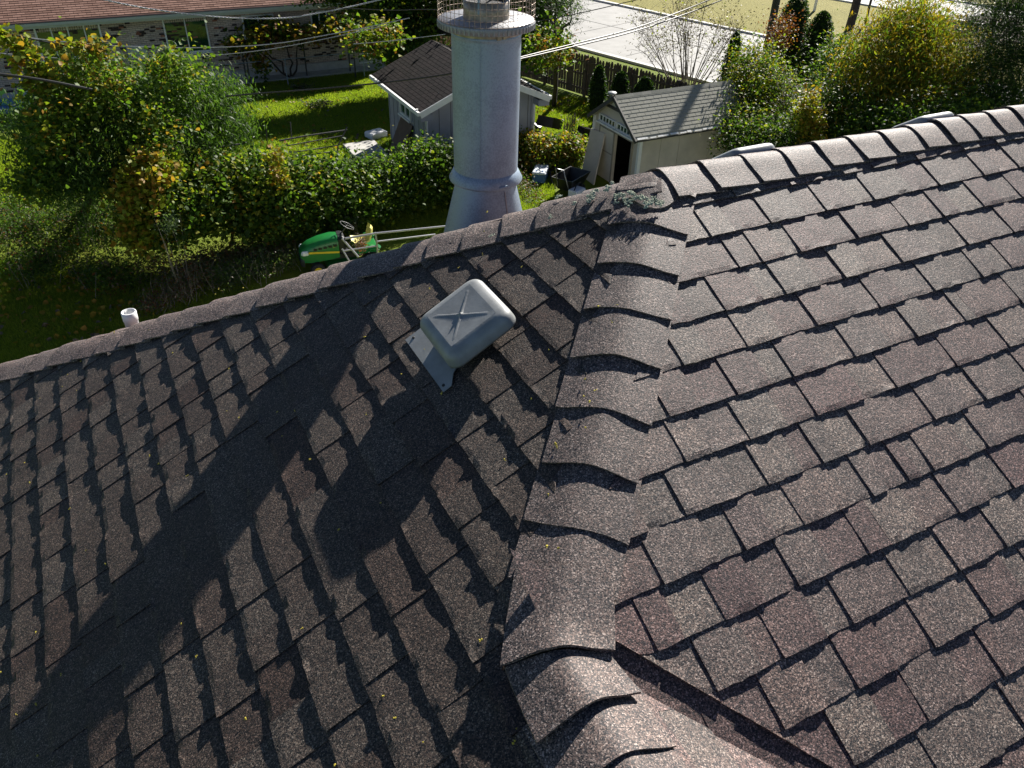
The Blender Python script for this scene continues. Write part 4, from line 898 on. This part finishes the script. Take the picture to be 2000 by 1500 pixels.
# arborvitae and conifers
def cone_tree(name,label,px,py_top,py_bot,rpx,h,n,mats=('lf_conifer','lf_dark'),group=None,size=.10):
    t=D(px,py_top,h); k=(t-CAM).length/FPX; bz=D(px,py_bot,h).z; base=(t.x,t.y); o=plant(name,label,'tree',base,group); z0=max(0,bz); H_=t.z-z0; m=n
    u=rng.random(m); prof=np.where(u<.25,.75+u,np.sqrt(np.clip(1-((u-.25)/.75)**2,0,1))); th=rng.uniform(0,6.283,m); rr=rpx*k*prof*rng.uniform(.75,1.06,m)*(1+.12*np.sin(th*7+u*20))
    C=np.stack([rr*np.cos(th),rr*np.sin(th),z0+u*H_],1); 
    cb=MB(); cb.lathe((base[0],base[1],0),[(.02,max(z0-.3,.05)),(rpx*k*.6,z0+H_*.05),(rpx*k*.8,z0+H_*.25),(rpx*k*.68,z0+H_*.55),(rpx*k*.4,z0+H_*.82),(0,z0+H_*.95)],14); cb.build('inner_foliage',M['lf_conifer'],o)
    d=leaf_mesh('crown',C,size,.4,-.8,list(mats),rng.integers(0,len(mats),m)); link(d,'crown',o)
    b=MB(); b.tube([(base[0],base[1],0),(base[0],base[1],z0+H_*.8)],.09,7,r2=.02); b.build('trunk',M['bark'],o)
cone_tree('arborvitae','taller pointed arborvitae between the utility pole and the white post',1562,-12,150,30,36,9000)
cone_tree('arborvitae','shorter arborvitae to the right of the white post',1611,22,170,27,35,8000)
cone_tree('arborvitae','narrow arborvitae with vines left of the yellow bush by the shed roof',1440,62,230,17,31,4500,('lf_conifer','lf_dark','lf_green'))
for q,(px,a,c_,lb) in enumerate(((1172,128,215,'small dark conifer against the wooden fence, leftmost of three'),(1215,140,215,'small dark conifer against the wooden fence, middle of three'),(1262,150,215,'small dark conifer against the wooden fence, beside the shed ridge'))): cone_tree('small_conifer',lb,px,a,c_,16+q*2,31.5-q*.6,3500,group='small conifers along the fence')
# right-hand shrubs and trees
def bush(name,label,cat,bl,n,size,asp,droop,mats,probs,base,r=.06,seed=1,vine=False,per=12,sig=.2,shell=.4,mat='bark',twigs=5):
    o=plant(name,label,cat,base); foliage('crown',o,bl,int(n*1.5),size*.82,asp,droop,mats,probs,per=per,sig=sig,vine=vine,shell=shell); limbs(o,(base[0],base[1],0),bl,r,seed,mat=mat,twigs=twigs,fork=.25); return o
yb=[B_(1470,140,38,45,29.5,.9),B_(1500,195,60,50,28.5,1.1),B_(1455,210,45,45,28,.9),B_(1460,250,50,30,26.5,.8)]
bush('yellow_shrub','yellow green shrub with fine bare twigs overhanging the far end of the shed','shrub',yb,17000,.13,.5,.2,['lf_yg','lf_green','lf_gold','lf_dark'],[5,3,1.5,3],G(1500,300),seed=21,sig=.3)
bush('red_leaf_shrub','small rust red shrub left of the taller arborvitae','shrub',[B_(1528,55,15,28,34,.5),B_(1515,75,12,16,33.5,.4)],900,.11,.6,.2,['lf_rust','lf_gold'],[4,1],D(1528,60,34),seed=22,r=.03)
dtw=plant('dead_branch_tangle','tangle of bare grey branches between the two yellow trees','shrub',G(1590,300)); rd=random.Random(33); b=MB()
for _ in range(46):
    a=D(rd.uniform(1520,1680),rd.uniform(170,290),27+rd.uniform(-1,1)); e_=a+Vector((rd.uniform(-.7,.7),rd.uniform(-.7,.7),rd.uniform(-.1,.9))); b.tube(wig(a,e_,4,.07,rd),.012,4,r2=.003)
    for __ in range(3): q=a.lerp(e_,rd.random()); b.tube(wig(q,q+Vector((rd.uniform(-.35,.35),rd.uniform(-.35,.35),rd.uniform(-.1,.4))),2,.03,rd),.006,3,r2=.002)
b.build('branches',M['twig'],dtw)
yt=[B_(1740,110,80,60,28.5,1.2),B_(1820,120,80,70,28,1.2),B_(1700,170,70,60,27.5,1.1),B_(1790,190,100,60,27,1.3),B_(1870,190,45,50,26.5,.8),B_(1780,40,50,40,29,.9),B_(1690,240,70,50,26.5,1.)]
yo=bush('yellow_tree','broad tree with drooping golden yellow leaves beyond the ridge','tree',yt,26000,.18,.24,.9,['lf_gold','lf_yg','lf_green'],[6,4,3],G(1770,330),seed=23,r=.09,twigs=9,sig=.32)
ub=[B_(1620,230,60,60,26.5,1.),B_(1700,270,80,50,25.5,1.),B_(1560,270,60,40,26,1.),B_(1800,260,80,40,25,1.),B_(1640,130,35,45,29.5,.8),B_(1880,240,60,40,25,.9),B_(1480,280,50,40,25.5,.9)]
bush('green_thicket','dark green thicket growing below the yellow trees behind the ridge','thicket',ub,28000,.12,.6,.2,['lf_green','lf_dark','lf_yg'],[5,9,1.6],G(1650,330),seed=24,r=.05,sig=.3)
bush('yellow_vine','column of yellow vine leaves in the middle of the thicket','vine',[B_(1578,215,16,40,25,.3),B_(1590,255,12,30,24.8,.3)],900,.12,.75,.3,['lf_yg','lf_gold'],[3,2],G(1585,330),seed=25,r=.03,vine=True,per=8,sig=.12)
eb=[B_(1965,60,60,70,27.5,1.2),B_(1990,140,80,80,27,1.3),B_(1930,170,55,60,26.5,1.),B_(1960,-20,60,60,28,1.2),B_(2060,60,80,90,27,1.5),B_(1960,220,60,40,26,1.)]
bush('cedar_tree','dark feathery cedar at the right edge','tree',eb,42000,.11,.22,.1,['lf_conifer','lf_dark','lf_willow'],[5,2,2],G(1980,330),seed=26,r=.12,per=22,sig=.2)
for (px,pt,pb_,wpx,h,lb) in ((1657,-60,62,14,52,'thick roadside trunk rising left of the thin black stem'),(1690,-60,48,4,50,'thin black stem standing in the stony verge'),(1795,-60,40,10,48,'roadside trunk rising behind the golden tree'),(1935,-60,60,9,47,'roadside trunk nearest the dark cedar')):
    g=G(px,pb_) if pb_<70 else D(px,pb_,h); t=D(px,pt,math.hypot(g.x-CAM.x,g.y-CAM.y)); k=(g-CAM).length/FPX
    o=plant('roadside_tree',lb,'tree',g,'roadside trunks'); b=MB(); rd=random.Random(px); b.tube(wig((g.x,g.y,0),(g.x,g.y,t.z+2),5,.06,rd),wpx*k*.5,8,r2=wpx*k*.4); b.build('trunk',M['bark'],o)
    q=(g.x,g.y,8.5,2.4,2.4,2.0); foliage('crown',o,[q],1500,.2,.6,.3,['lf_gold','lf_green'],[1,1],per=12,sig=.3)
# pergola with vines by the brick house
pg=empty('vine_pergola',(6.4,34.8,0),'dark pipe pergola with grape vine against the brick house wall','pergola')
for (x,y) in ((4.35,34.8),(7.0,34.8),(9.0,34.8),(4.35,34.0),(9.0,34.0)):
    b=MB(); b.tube([(x,y,0),(x,y,1.72)],.035,7); b.build('post',M['darktrim'],pg)
for y in (34.0,34.8):
    b=MB(); b.tube([(4.2,y,1.74),(9.2,y,1.74)],.025,6); b.build('rail',M['darktrim'],pg)
gv=plant('grape_vine','pinkish yellow grape vine spread over the pergola by the brick wall','vine',(6,34.6))
vb=[(4.3,34.3,1.75,.8,.6,.4),(5.3,34.4,1.9,.7,.5,.35),(6.2,34.4,1.95,.7,.5,.35),(7.2,34.4,1.9,.7,.5,.3),(8.2,34.4,2.0,.6,.5,.4),(4.9,34.0,1.0,.25,.3,.75),(9.2,34.3,2.0,.6,.5,.5),(5.6,34.9,2.2,1.0,.4,.35)]
foliage('leaves',gv,vb,3600,.14,.75,.2,['lf_orange','lf_gold','lf_yg','lf_dark'],[2,2.5,4,4],per=9,sig=.15,vine=True)
b=MB(); rd=random.Random(4)
for e_ in ((5.2,34.6,1.7),(6.2,34.6,1.7),(7.0,34.6,1.7),(4.8,34.4,1.7)): b.tube(wig((6.3,34.9,0),e_,5,.18,rd),.05,6,r2=.02)
b.build('trunk',M['bark'],gv)
cf=empty('chain_link_fence',(6,34.2,0),'thin grey chain link fence in front of the brick house','fence')
for x in (2.9,5.9,9.35): 
    b=MB(); b.tube([(x,33.8,0),(x,33.8,1.1)],.022,6); b.build('post',M['galv'],cf)
b=MB(); b.tube([(-1,33.8,1.1),(9.35,33.8,1.1)],.014,5); b.build('rail',M['galv'],cf)
def heap(name,label,px,py,r,h,n,mats,probs,size=.09):
    g=G(px,py); o=plant(name,label,'brush pile',g); foliage('leaves',o,[(g.x,g.y,h*.4,r,r*.7,h*.5)],n,size,.4,0,mats,probs,per=7,sig=.08,shell=.0); rd=random.Random(px); b=MB()
    for _ in range(16): a=Vector((g.x+rd.uniform(-r,r),g.y+rd.uniform(-r,r)*.6,.04)); b.tube(wig(a,a+Vector((rd.uniform(-.5,.5),rd.uniform(-.4,.4),rd.uniform(0,h))),2,.04,rd),.012,4,r2=.004)
    b.build('twigs',M['twig'],o)
heap('brush_pile','brush pile in the middle of the sunny lawn, nearer the garage shadow',622,208,.7,.3,700,['lf_green','lf_dry'],[1,1]); heap('brush_pile','small dark brush pile on the lawn below the pergola',588,175,.5,.25,400,['lf_dark','lf_dry'],[1,1])
# grass blades (lawn in view)
def blades(n,poly_px,hmin,hmax,wd):
    P=[G(*q) for q in poly_px]; xs=[p.x for p in P]; ys=[p.y for p in P]; x=rng.uniform(min(xs),max(xs),n*2); y=rng.uniform(min(ys),max(ys),n*2)
    inside=np.zeros(len(x),bool); j=len(P)-1
    for i in range(len(P)):
        c=((P[i].y>y)!=(P[j].y>y))&(x<(P[j].x-P[i].x)*(y-P[i].y)/((P[j].y-P[i].y) or 1e-9)+P[i].x); inside^=c; j=i
    x=x[inside][:n]; y=y[inside][:n]; k=len(x); th=rng.uniform(0,6.283,k); h=rng.uniform(hmin,hmax,k); w_=wd*rng.uniform(.6,1.3,k); lx=rng.normal(0,.35,k)*h; ly=rng.normal(0,.35,k)*h
    V=np.stack([np.stack([x-w_*np.cos(th),y-w_*np.sin(th),np.zeros(k)],1),np.stack([x+w_*np.cos(th),y+w_*np.sin(th),np.zeros(k)],1),np.stack([x+lx,y+ly,h],1)],1).reshape(-1,3); return V
Vs=[blades(90000,[(430,300),(480,150),(780,130),(900,320),(600,330)],.04,.10,.012),blades(45000,[(-60,760),(-60,500),(500,560),(420,640)],.04,.10,.009),blades(40000,[(640,470),(700,380),(1080,360),(1100,440)],.04,.10,.009),blades(22000,[(1020,290),(1040,180),(1200,200),(1170,260)],.04,.10,.012),blades(30000,[(-60,450),(-60,260),(60,280),(120,450)],.04,.10,.011)]
Vg=np.concatenate(Vs); tag(link(mesh_np('grass',Vg,np.arange(len(Vg)).reshape(-1,3),[M['grassblade']]),'grass'),kind='stuff')
k=700; P=[]
for _ in range(k):
    a=rng.random(); 
    q=G(rng.uniform(430,860),rng.uniform(160,300)) if a<.45 else (G(rng.uniform(0,260),rng.uniform(540,680)) if a<.7 else G(rng.uniform(1030,1160),rng.uniform(190,250))); P.append([q.x,q.y,.06])
P=np.array(P); me=leaf_mesh('fallen_leaves',P,.12,.8,0,['lf_dry','lf_yel','lf_gold'],rng.integers(0,3,k),vine=True); tag(link(me,'fallen_leaves'),kind='stuff')
# ------------------------------------------------------------------ riding mower
M['mgreen']=plain('green_mower_paint',(.012,.16,.035),.28,0,.08); M['myel']=plain('yellow_stripe',(.75,.52,.03),.4); M['seat']=plain('faded_yellow_seat',(.62,.56,.16),.5,0,.1); M['lens']=plain('frosted_lamp_lens',(.75,.78,.78),.2); M['rubber']=plain('black_rubber',(.015,.015,.015),.8); M['steel']=plain('grey_steel_tube',(.32,.32,.33),.4,.6)
mo=empty('riding_mower',(2.9,16.5,0),'green riding lawn mower with yellow seat beside the metal pipe frame','lawn mower')
mo_loc=Vector((3.0,16.6,0)); hd=R(180-7)
ux=Vector((math.cos(hd),math.sin(hd),0)); uy=Vector((-math.sin(hd),math.cos(hd),0)); uz=Vector((0,0,1))
def mp_(x,y,z): return mo_loc+(ux*x+uy*y+uz*z)*1.06     # x forward, y to its left
MT=Matrix((ux,uy,uz)).transposed()
# hood: lofted sections along x
def loft(b,secs,n=14):
    rings=[]
    for (x,w_,z0,z1,sq) in secs:
        ring=[]
        for i in range(n+1):
            a=math.pi*i/n; c,s=math.cos(a),math.sin(a); yy=w_*math.copysign(abs(c)**sq,c); zz=z0+(z1-z0)*abs(s)**sq; ring.append(mp_(x,yy,zz))
        rings.append(ring)
    k=n+1; V=[v for r in rings for v in r]; b.add(V,[(i*k+j,i*k+j+1,(i+1)*k+j+1,(i+1)*k+j) for i in range(len(rings)-1) for j in range(n)],True)
    b.add(rings[-1],[tuple(range(k))]); b.add(rings[0],[tuple(range(k-1,-1,-1))])
b=MB(); loft(b,[(.05,.27,.42,.92,.55),(.2,.29,.40,.93,.5),(.5,.285,.38,.88,.5),(.75,.26,.36,.80,.5),(.92,.22,.36,.70,.55),(.98,.17,.38,.60,.6)]); hood=b.build('hood',M['mgreen'],mo)
b=MB(); loft(b,[(.90,.24,.26,.52,.5),(.985,.21,.27,.50,.5),(1.0,.17,.29,.46,.5)]); b.build('grille',M['black'],mo)
for s_ in (-1,1):
    b=MB(); b.box(mp_(.86,s_*.215,.60),(.20,.10,.13),M3=MT,bev=.035); b.build('headlight',M['lens'],mo)
    b=MB(); b.box(mp_(.42,s_*.289,.60),(.78,.008,.05),M3=MT@Matrix.Rotation(-.10,3,'Y')); b.build('stripe',M['myel'],hood)
    for q in range(5):
        b=MB(); b.box(mp_(.62-q*.12,s_*.290,.70+.012*q),(.09,.012,.05),M3=MT@Matrix.Rotation(-.10,3,'Y')); b.build('air_slot',M['black'],hood)
b=MB(); b.box(mp_(-.02,0,.70),(.22,.5,.44),M3=MT,bev=.05); b.build('dash',M['black'],mo)
b=MB(); b.tube([mp_(-.05,0,.9),mp_(-.22,0,1.08)],.02,8); b.build('steering_column',M['black'],mo)
b=MB(); ctr=mp_(-.23,0,1.10); ax1=uy; ax2=(ux*.85+uz*.5).normalized(); b.tube([ctr+ax1*.19*math.cos(t*math.pi/12)+ax2*.19*math.sin(t*math.pi/12) for t in range(25)],.014,6,cap=False)
for q in range(3): a=q*2.094+.5; b.tube([ctr,ctr+ax1*.19*math.cos(a)+ax2*.19*math.sin(a)],.010,5)
b.build('steering_wheel',M['black'],mo)
b=MB(); b.box(mp_(-.62,0,.52),(.62,.86,.10),M3=MT,bev=.045); b.box(mp_(-.78,.36,.60),(.36,.22,.14),M3=MT,bev=.06); b.box(mp_(-.78,-.36,.60),(.36,.22,.14),M3=MT,bev=.06); b.build('fender',M['mgreen'],mo)
b=MB()
secs=[]
V=[];F=[]; prof=[(-.30,.70),(-.34,.67),(-.45,.655),(-.60,.66),(-.70,.69),(-.76,.78),(-.80,.92),(-.82,1.02),(-.80,1.05)]; nW=8
for (x,z) in prof:
    hw=.22 if z<1.0 else .16
    if x>-.31: hw=.17
    for j in range(nW+1): t=-1+2*j/nW; V.append(mp_(x+.05*(t*t)*(1 if z>.72 else 0),hw*t,z+.05*t*t*(1 if z<=.72 else 0)))
k=nW+1; base=len(V); V2=[v-uz*.04-ux*.03 for v in V]
F=[(i*k+j,i*k+j+1,(i+1)*k+j+1,(i+1)*k+j) for i in range(len(prof)-1) for j in range(nW)]; b.add(V,F,True); b.add(V2,[f[::-1] for f in F],True)
edge=[j for j in range(k)]+[i*k+nW for i in range(1,len(prof))]+[(len(prof)-1)*k+j for j in range(nW-1,-1,-1)]+[i*k for i in range(len(prof)-2,0,-1)]
E_=[V[i] for i in edge]+[V2[i] for i in edge]; n_=len(edge); b.add(E_,[(i,(i+1)%n_,(i+1)%n_+n_,i+n_) for i in range(n_)]); b.build('seat',M['seat'],mo)
for (x,y,r_,w_) in ((.62,.36,.19,.14),(.62,-.36,.19,.14),(-.72,.40,.26,.22),(-.72,-.40,.26,.22)):
    b=MB(); c=mp_(x,y,r_); rings=[]
    for (rr,yy) in ((r_*.55,-w_/2),(r_*.92,-w_/2),(r_,-w_*.35),(r_,w_*.35),(r_*.92,w_/2),(r_*.55,w_/2)): rings.append([c+uy*yy+ux*rr*math.cos(a*math.pi/10)+uz*rr*math.sin(a*math.pi/10) for a in range(20)])
    V=[v for q in rings for v in q]; b.add(V,[(i*20+j,i*20+(j+1)%20,(i+1)*20+(j+1)%20,(i+1)*20+j) for i in range(5) for j in range(20)],True); wl=b.build('wheel',M['rubber'],mo)
    b=MB(); b.tube([c-uy*w_*.3,c+uy*w_*.3],r_*.55,16); b.build('rim',M['myel'],wl)
b=MB(); b.box(mp_(.0,0,.20),(.85,.98,.12),M3=MT,bev=.05); b.build('cutting_deck',M['mgreen'],mo)
b=MB(); b.box(mp_(-.1,0,.38),(1.5,.34,.12),M3=MT); b.build('chassis',M['black'],mo)
# pipe frame beside it
pf=empty('pipe_frame',D(740,480,17.6),'grey metal pipe frame standing beside the riding mower','frame')
def pft(pts,r=.022):
    b=MB(); b.tube([D(x,y,h) for x,y,h in pts],r,7); b.build('pipe',M['steel'],pf)
pft([(674,466,17.4),(733,456,17.6),(890,440,18.2)],.026); pft([(736,472,17.6),(850,458,18.2)]); pft([(672,490,17.4),(738,480,17.6)],.02); pft([(733,454,17.6),(737,484,17.6),(740,640,17.5)],.024); pft([(668,466,17.4),(700,502,17.3)],.026); pft([(668,486,17.5),(682,510,17.4)],.022)
# dried bunch of leaves hanging on the frame
db=plant('dried_plant','dry brown leaf bunch under the mower seat beside the pipe frame','plant',D(703,475,17.9)); foliage('leaves',db,[B_(703,478,14,18,17.9,.2)],420,.05,.6,.4,['lf_rust','lf_dry'],[1,2],per=6,sig=.05,shell=.1)
# dark rails poking out of the vines
rf_=empty('rail_frame',D(600,290,22.4),'dark pipe rails poking out of the vine hedge towards the lawn','frame')
for pts in ([(235,316,21.2),(340,298,21.5),(480,280,22)],[(310,318,21),(420,302,21.4)],[(545,275,22.2),(600,265,22.4),(678,254,22.7)],[(560,285,22.2),(670,265,22.7)],[(570,298,22),(660,284,22.5)],[(590,304,22),(650,296,22.4)],[(620,330,21.9),(655,320,22.3)],[(678,248,22.7),(660,285,22.5),(658,330,22.4)],[(567,238,22.6),(570,275,22.5)],[(519,245,22.5),(522,280,22.5)]):
    b=MB(); b.tube([D(*q) for q in pts],.022 if len(pts)>2 else .015,6); b.build('rail',M['darktrim'],rf_)
# ------------------------------------------------------------------ wires and poles
M['cable_w']=plain('pale_service_cable',(.42,.42,.44),.5,0,.15,40); M['cable_k']=plain('black_cable',(.015,.016,.018),.5)
def wire(label,pts,h,r,mat,twist=False):
    """pts seen at horizontal distance h (or per point)"""
    P=[D(x,y,(h if isinstance(h,(int,float)) else h[i])) for i,(x,y) in enumerate(pts)]
    Q=[]
    for i in range(len(P)-1):
        p0=P[max(0,i-1)];p1=P[i];p2=P[i+1];p3=P[min(len(P)-1,i+2)]
        for j in range(6): t=j/6; Q.append(.5*((2*p1)+(p2-p0)*t+(2*p0-5*p1+4*p2-p3)*t*t+(3*p1-p0-3*p2+p3)*t**3))
    Q.append(P[-1]); b=MB()
    if twist:
        for ph in (0,math.pi):
            T=[]
            for i in range(len(Q)-1):
                for j in range(5):
                    t=(i*5+j)*1.1+ph; c=Q[i].lerp(Q[i+1],j/5); T.append(c+Vector((0,math.cos(t),math.sin(t)))*r*.8)
            b.tube(T,r*.8,4)
    else: b.tube(Q,r,5)
    o=b.build('overhead_wire',M[mat],None,origin=Q[0]); tag(o,label,'wire','overhead wires')
wire('twisted pale service cable sagging in front of the brick house gutter',[(60,-30),(195,-2),(290,17),(400,31),(480,36),(560,35),(620,26),(690,12),(760,-5)],26,.016,'cable_w',True)
wire('thin pale wire running across the tops of the patio door and window',[(-60,58),(0,66),(90,78),(200,88),(330,93),(440,92),(540,85),(640,68),(714,54),(800,35)],26,.013,'cable_w')
wire('thin pale wire lower down, crossing the patio door and grape vine',[(-60,98),(0,104),(105,113),(210,115),(330,112),(430,107),(520,97),(600,83),(680,66),(760,48)],26,.011,'cable_w')
wire('thick black cable crossing the lower left of the brick house',[(-60,138),(0,145),(50,151),(105,160),(180,175)],19.5,.03,'cable_k')
wire('black cable with vines just under the pale wires at the patio door',[(-30,60),(25,68),(90,82),(150,93),(210,98)],20.8,.018,'cable_k')
wire('black cable crossing the sunny lawn and garage roof',[(440,188),(510,182),(620,174),(750,161),(860,147),(940,132),(1003,118)],[20,20,20,20,20,20,20],.02,'cable_k')
wire('doubled black cable rising from the chimney to the top of the bare shrub, upper strand',[(1000,116),(1120,86),(1240,55),(1330,22),(1395,-4)],[14,16,18,20,21],.014,'cable_k')
wire('doubled black cable rising from the chimney to the top of the bare shrub, lower strand',[(1000,119),(1120,91),(1240,61),(1340,27),(1410,0)],[14.1,16.1,18.1,20.1,21.1],.014,'cable_k')
wire('thin wire passing behind the chimney top plate up towards the street',[(640,14),(760,20),(850,19),(950,32),(1028,43),(1130,26),(1250,-2)],18,.009,'cable_k')
wire('thin pale wire low in front of the maple beside the garage roof',[(690,86),(760,80),(870,67)],24,.010,'cable_w')
M['creo']=plain('creosoted_pole',(.05,.05,.035),.85,0,.3,4,.004)
g=D(1512,25,38.); g.z=0; o=empty('utility_pole',g,'dark wooden utility pole between the bare shrub and the arborvitae','pole'); b=MB(); b.tube([g,g+Vector((0,0,12))],.17,14,r2=.13); b.build('shaft',M['creo'],o); b=MB(); b.beam(g+Vector((-1,0,11.2)),g+Vector((1,0,11.2)),.1,.12); b.build('crossarm',M['creo'],o)
for s_ in (-.8,0,.8):
    b=MB(); b.lathe(g+Vector((s_,0,11.26)),[(.03,0),(.05,.04),(.03,.08),(.045,.11),(0,.15)],10); b.build('insulator',M['pvc'],o)
g=G(1590,22); b=MB(); b.tube([g,g+Vector((0,0,4.5))],.09,10); o=b.build('white_post',M['pvc'],None,origin=g); tag(o,'slim white post rising between the two arborvitae','post')
# ------------------------------------------------------------------ things by the shed
M['blue']=plain('blue_plastic',(.05,.12,.28),.35); M['cool']=plain('white_cooler_plastic',(.62,.66,.72),.35)
co=empty('cooler',(10.8,19.9,0),'blue cooler with dirty white lid below the yellow bush','cooler')
T=Matrix.Rotation(.9,3,'Z'); b=MB(); b.box((10.8,19.9,.16),(.78,.42,.30),M3=T,bev=.03); b.build('body',M['blue'],co); b=MB(); b.box((10.8,19.9,.345),(.82,.46,.08),M3=T,bev=.03); ld=b.build('lid',M['cool'],co)
b=MB(); b.box(Vector((10.8,19.9,.39))+T@Vector((-.25,.1,0)),(.1,.06,.02),M3=T,bev=.008); b.box(Vector((10.8,19.9,.39))+T@Vector((-.25,-.1,0)),(.1,.06,.02),M3=T,bev=.008); b.build('lid_cup',M['blue'],ld)
# black garden cart
ct=empty('garden_cart',(11.2,18.6,0),'black tub garden cart with pale handle between the cooler and the shed','cart')
b=MB(); z0,z1=.2,.62; cx,cy=11.15,18.55; T=Matrix.Rotation(.5,3,'Z')
lo=[Vector((cx,cy,z0))+T@Vector((sx*.38,sy*.24,0)) for sx,sy in ((-1,-1),(1,-1),(1,1),(-1,1))]; hi=[Vector((cx,cy,z1))+T@Vector((sx*.58,sy*.38,0)) for sx,sy in ((-1,-1),(1,-1),(1,1),(-1,1))]; hi2=[Vector((cx,cy,z1))+T@Vector((sx*.55,sy*.35,0)) for sx,sy in ((-1,-1),(1,-1),(1,1),(-1,1))]; lo2=[v+Vector((0,0,.03)) for v in lo]
b.add(lo+hi+hi2+lo2,[(3,2,1,0)]+[(i,(i+1)%4,(i+1)%4+4,i+4) for i in range(4)]+[(i+4,(i+1)%4+4,(i+1)%4+8,i+8) for i in range(4)]+[(i+8,(i+1)%4+8,(i+1)%4+12,i+12) for i in range(4)]+[(12,13,14,15)]); b.build('tub',M['black'],ct)
b=MB(); b.tube([Vector((cx,cy,.3))+T@Vector((-.45,.2,0)),Vector((cx,cy,1.0))+T@Vector((-.75,.15,0)),Vector((cx,cy,1.0))+T@Vector((-.75,-.15,0)),Vector((cx,cy,.3))+T@Vector((-.45,-.2,0))],.02,6); b.build('handle',M['steel'],ct)
for s_ in (-1,1):
    b=MB(); c=Vector((cx,cy,.17))+T@Vector((.1,s_*.36,0)); a=T@Vector((0,1,0)); b.tube([c-a*.04,c+a*.04],.17,18); w_=b.build('wheel',M['rubber'],ct); b=MB(); b.tube([c-a*.045,c+a*.045],.07,12); b.build('hub',M['pvc'],w_)
bk=empty('tote_box',(11.0,17.9,0),'pale blue and white tote box at the shed doorway, nearest the roof hip','box'); b=MB(); b.box((11.0,17.9,.2),(.5,.35,.4),rz=.4,bev=.03); b.build('body',M['cool'],bk); b=MB(); b.tube([(10.8,17.75,.42),(10.9,17.8,.56),(11.15,17.95,.56),(11.25,18.0,.42)],.02,6); b.build('handle',M['black'],bk)
# junk pile behind the yellow bush
def crate(x,y,z,sx,sy,sz,rz,label,mat='black',name='plastic_crate'):
    o=empty(name,(x,y,0),label,'crate'); b=MB(); T=Matrix.Rotation(rz,3,'Z')@Matrix.Rotation(.35,3,'Y'); b.box((x,y,z),(sx,sy,.03),M3=T)
    for (ax,ay,lx,ly) in ((sx/2,0,.03,sy),(-sx/2,0,.03,sy),(0,sy/2,sx,.03),(0,-sy/2,sx,.03)): b.box(Vector((x,y,z))+T@Vector((ax,ay,sz/2)),(lx,ly,sz),M3=T)
    b.build('body',M[mat],o); b=MB()
    for q in range(5): b.box(Vector((x,y,z))+T@Vector((sx/2+.02,-sy*.4+q*sy*.2,sz/2)),(.025,.05,sz),M3=T)
    b.build('rib',M[mat],o)
crate(13.0,23.3,.45,.9,.6,.35,.6,'black ribbed plastic tub tipped up behind the yellow bush')
crate(12.3,24.0,.2,.5,.4,.25,1.2,'small black crate on the lawn by the garage corner'); crate(14.1,22.6,.2,.5,.35,.3,.2,'dark crate right of the wire bundle behind the yellow bush')
wbn=empty('wire_bundle',(13.7,23.0,0),'ragged grey bundle of wire netting standing in the junk behind the yellow bush','netting'); b=MB(); rd=random.Random(8)
for _ in range(40):
    a=rd.random()*6.28; r_=rd.uniform(.1,.3); b.tube(wig((13.7+r_*math.cos(a),23+r_*math.sin(a),0),(13.7+r_*.8*math.cos(a+.6),23+r_*.8*math.sin(a+.6),rd.uniform(.5,1.0)),3,.05,rd),.01,4)
b.build('strands',M['twig'],wbn)
bg_=empty('trash_bags',(12.0,23.6,0),'pale and dark rubbish heap against the garage corner','rubbish'); 
for q,(x,y,s_,m_) in enumerate(((12.0,23.5,.3,'cool'),(12.4,23.3,.25,'black'),(11.8,23.9,.22,'steel'),(12.7,23.9,.3,'black'))):
    b=MB(); rd=random.Random(q); n=10; V=[]
    for i in range(7):
        for j in range(n):
            ph=math.pi*i/6; a=2*math.pi*j/n; rr=s_*(1+rd.uniform(-.25,.2)); V.append((x+rr*math.sin(ph)*math.cos(a),y+rr*math.sin(ph)*math.sin(a),s_*.75+rr*.8*math.cos(ph)))
    b.add(V,[(i*n+j,i*n+(j+1)%n,(i+1)*n+(j+1)%n,(i+1)*n+j) for i in range(6) for j in range(n)],False); b.build('bag',M[m_],bg_)
# play things half hidden at far left
pl=empty('paddling_pool',(-3.6,31.0,0),'bright blue and green paddling pool half hidden behind the left tree','pool'); b=MB(); c=G(25,207); b.lathe((c.x,c.y,0),[(1.0,0),(1.05,.15),(1.0,.3),(.93,.3),(.9,.1)],28); b.build('wall',M['blue'],pl); M['lime']=plain('lime_plastic',(.3,.6,.08),.4); M['water']=plain('pool_water',(.05,.3,.5),.08)
b=MB(); b.lathe((c.x,c.y,0),[(.9,.2),(0,.2)],28); b.build('water',M['water'],pl); b=MB(); b.lathe((c.x-.3,c.y+.9,.2),[(.5,0),(.55,.2),(.5,.35),(0,.5)],20); b.build('canopy',M['lime'],pl)
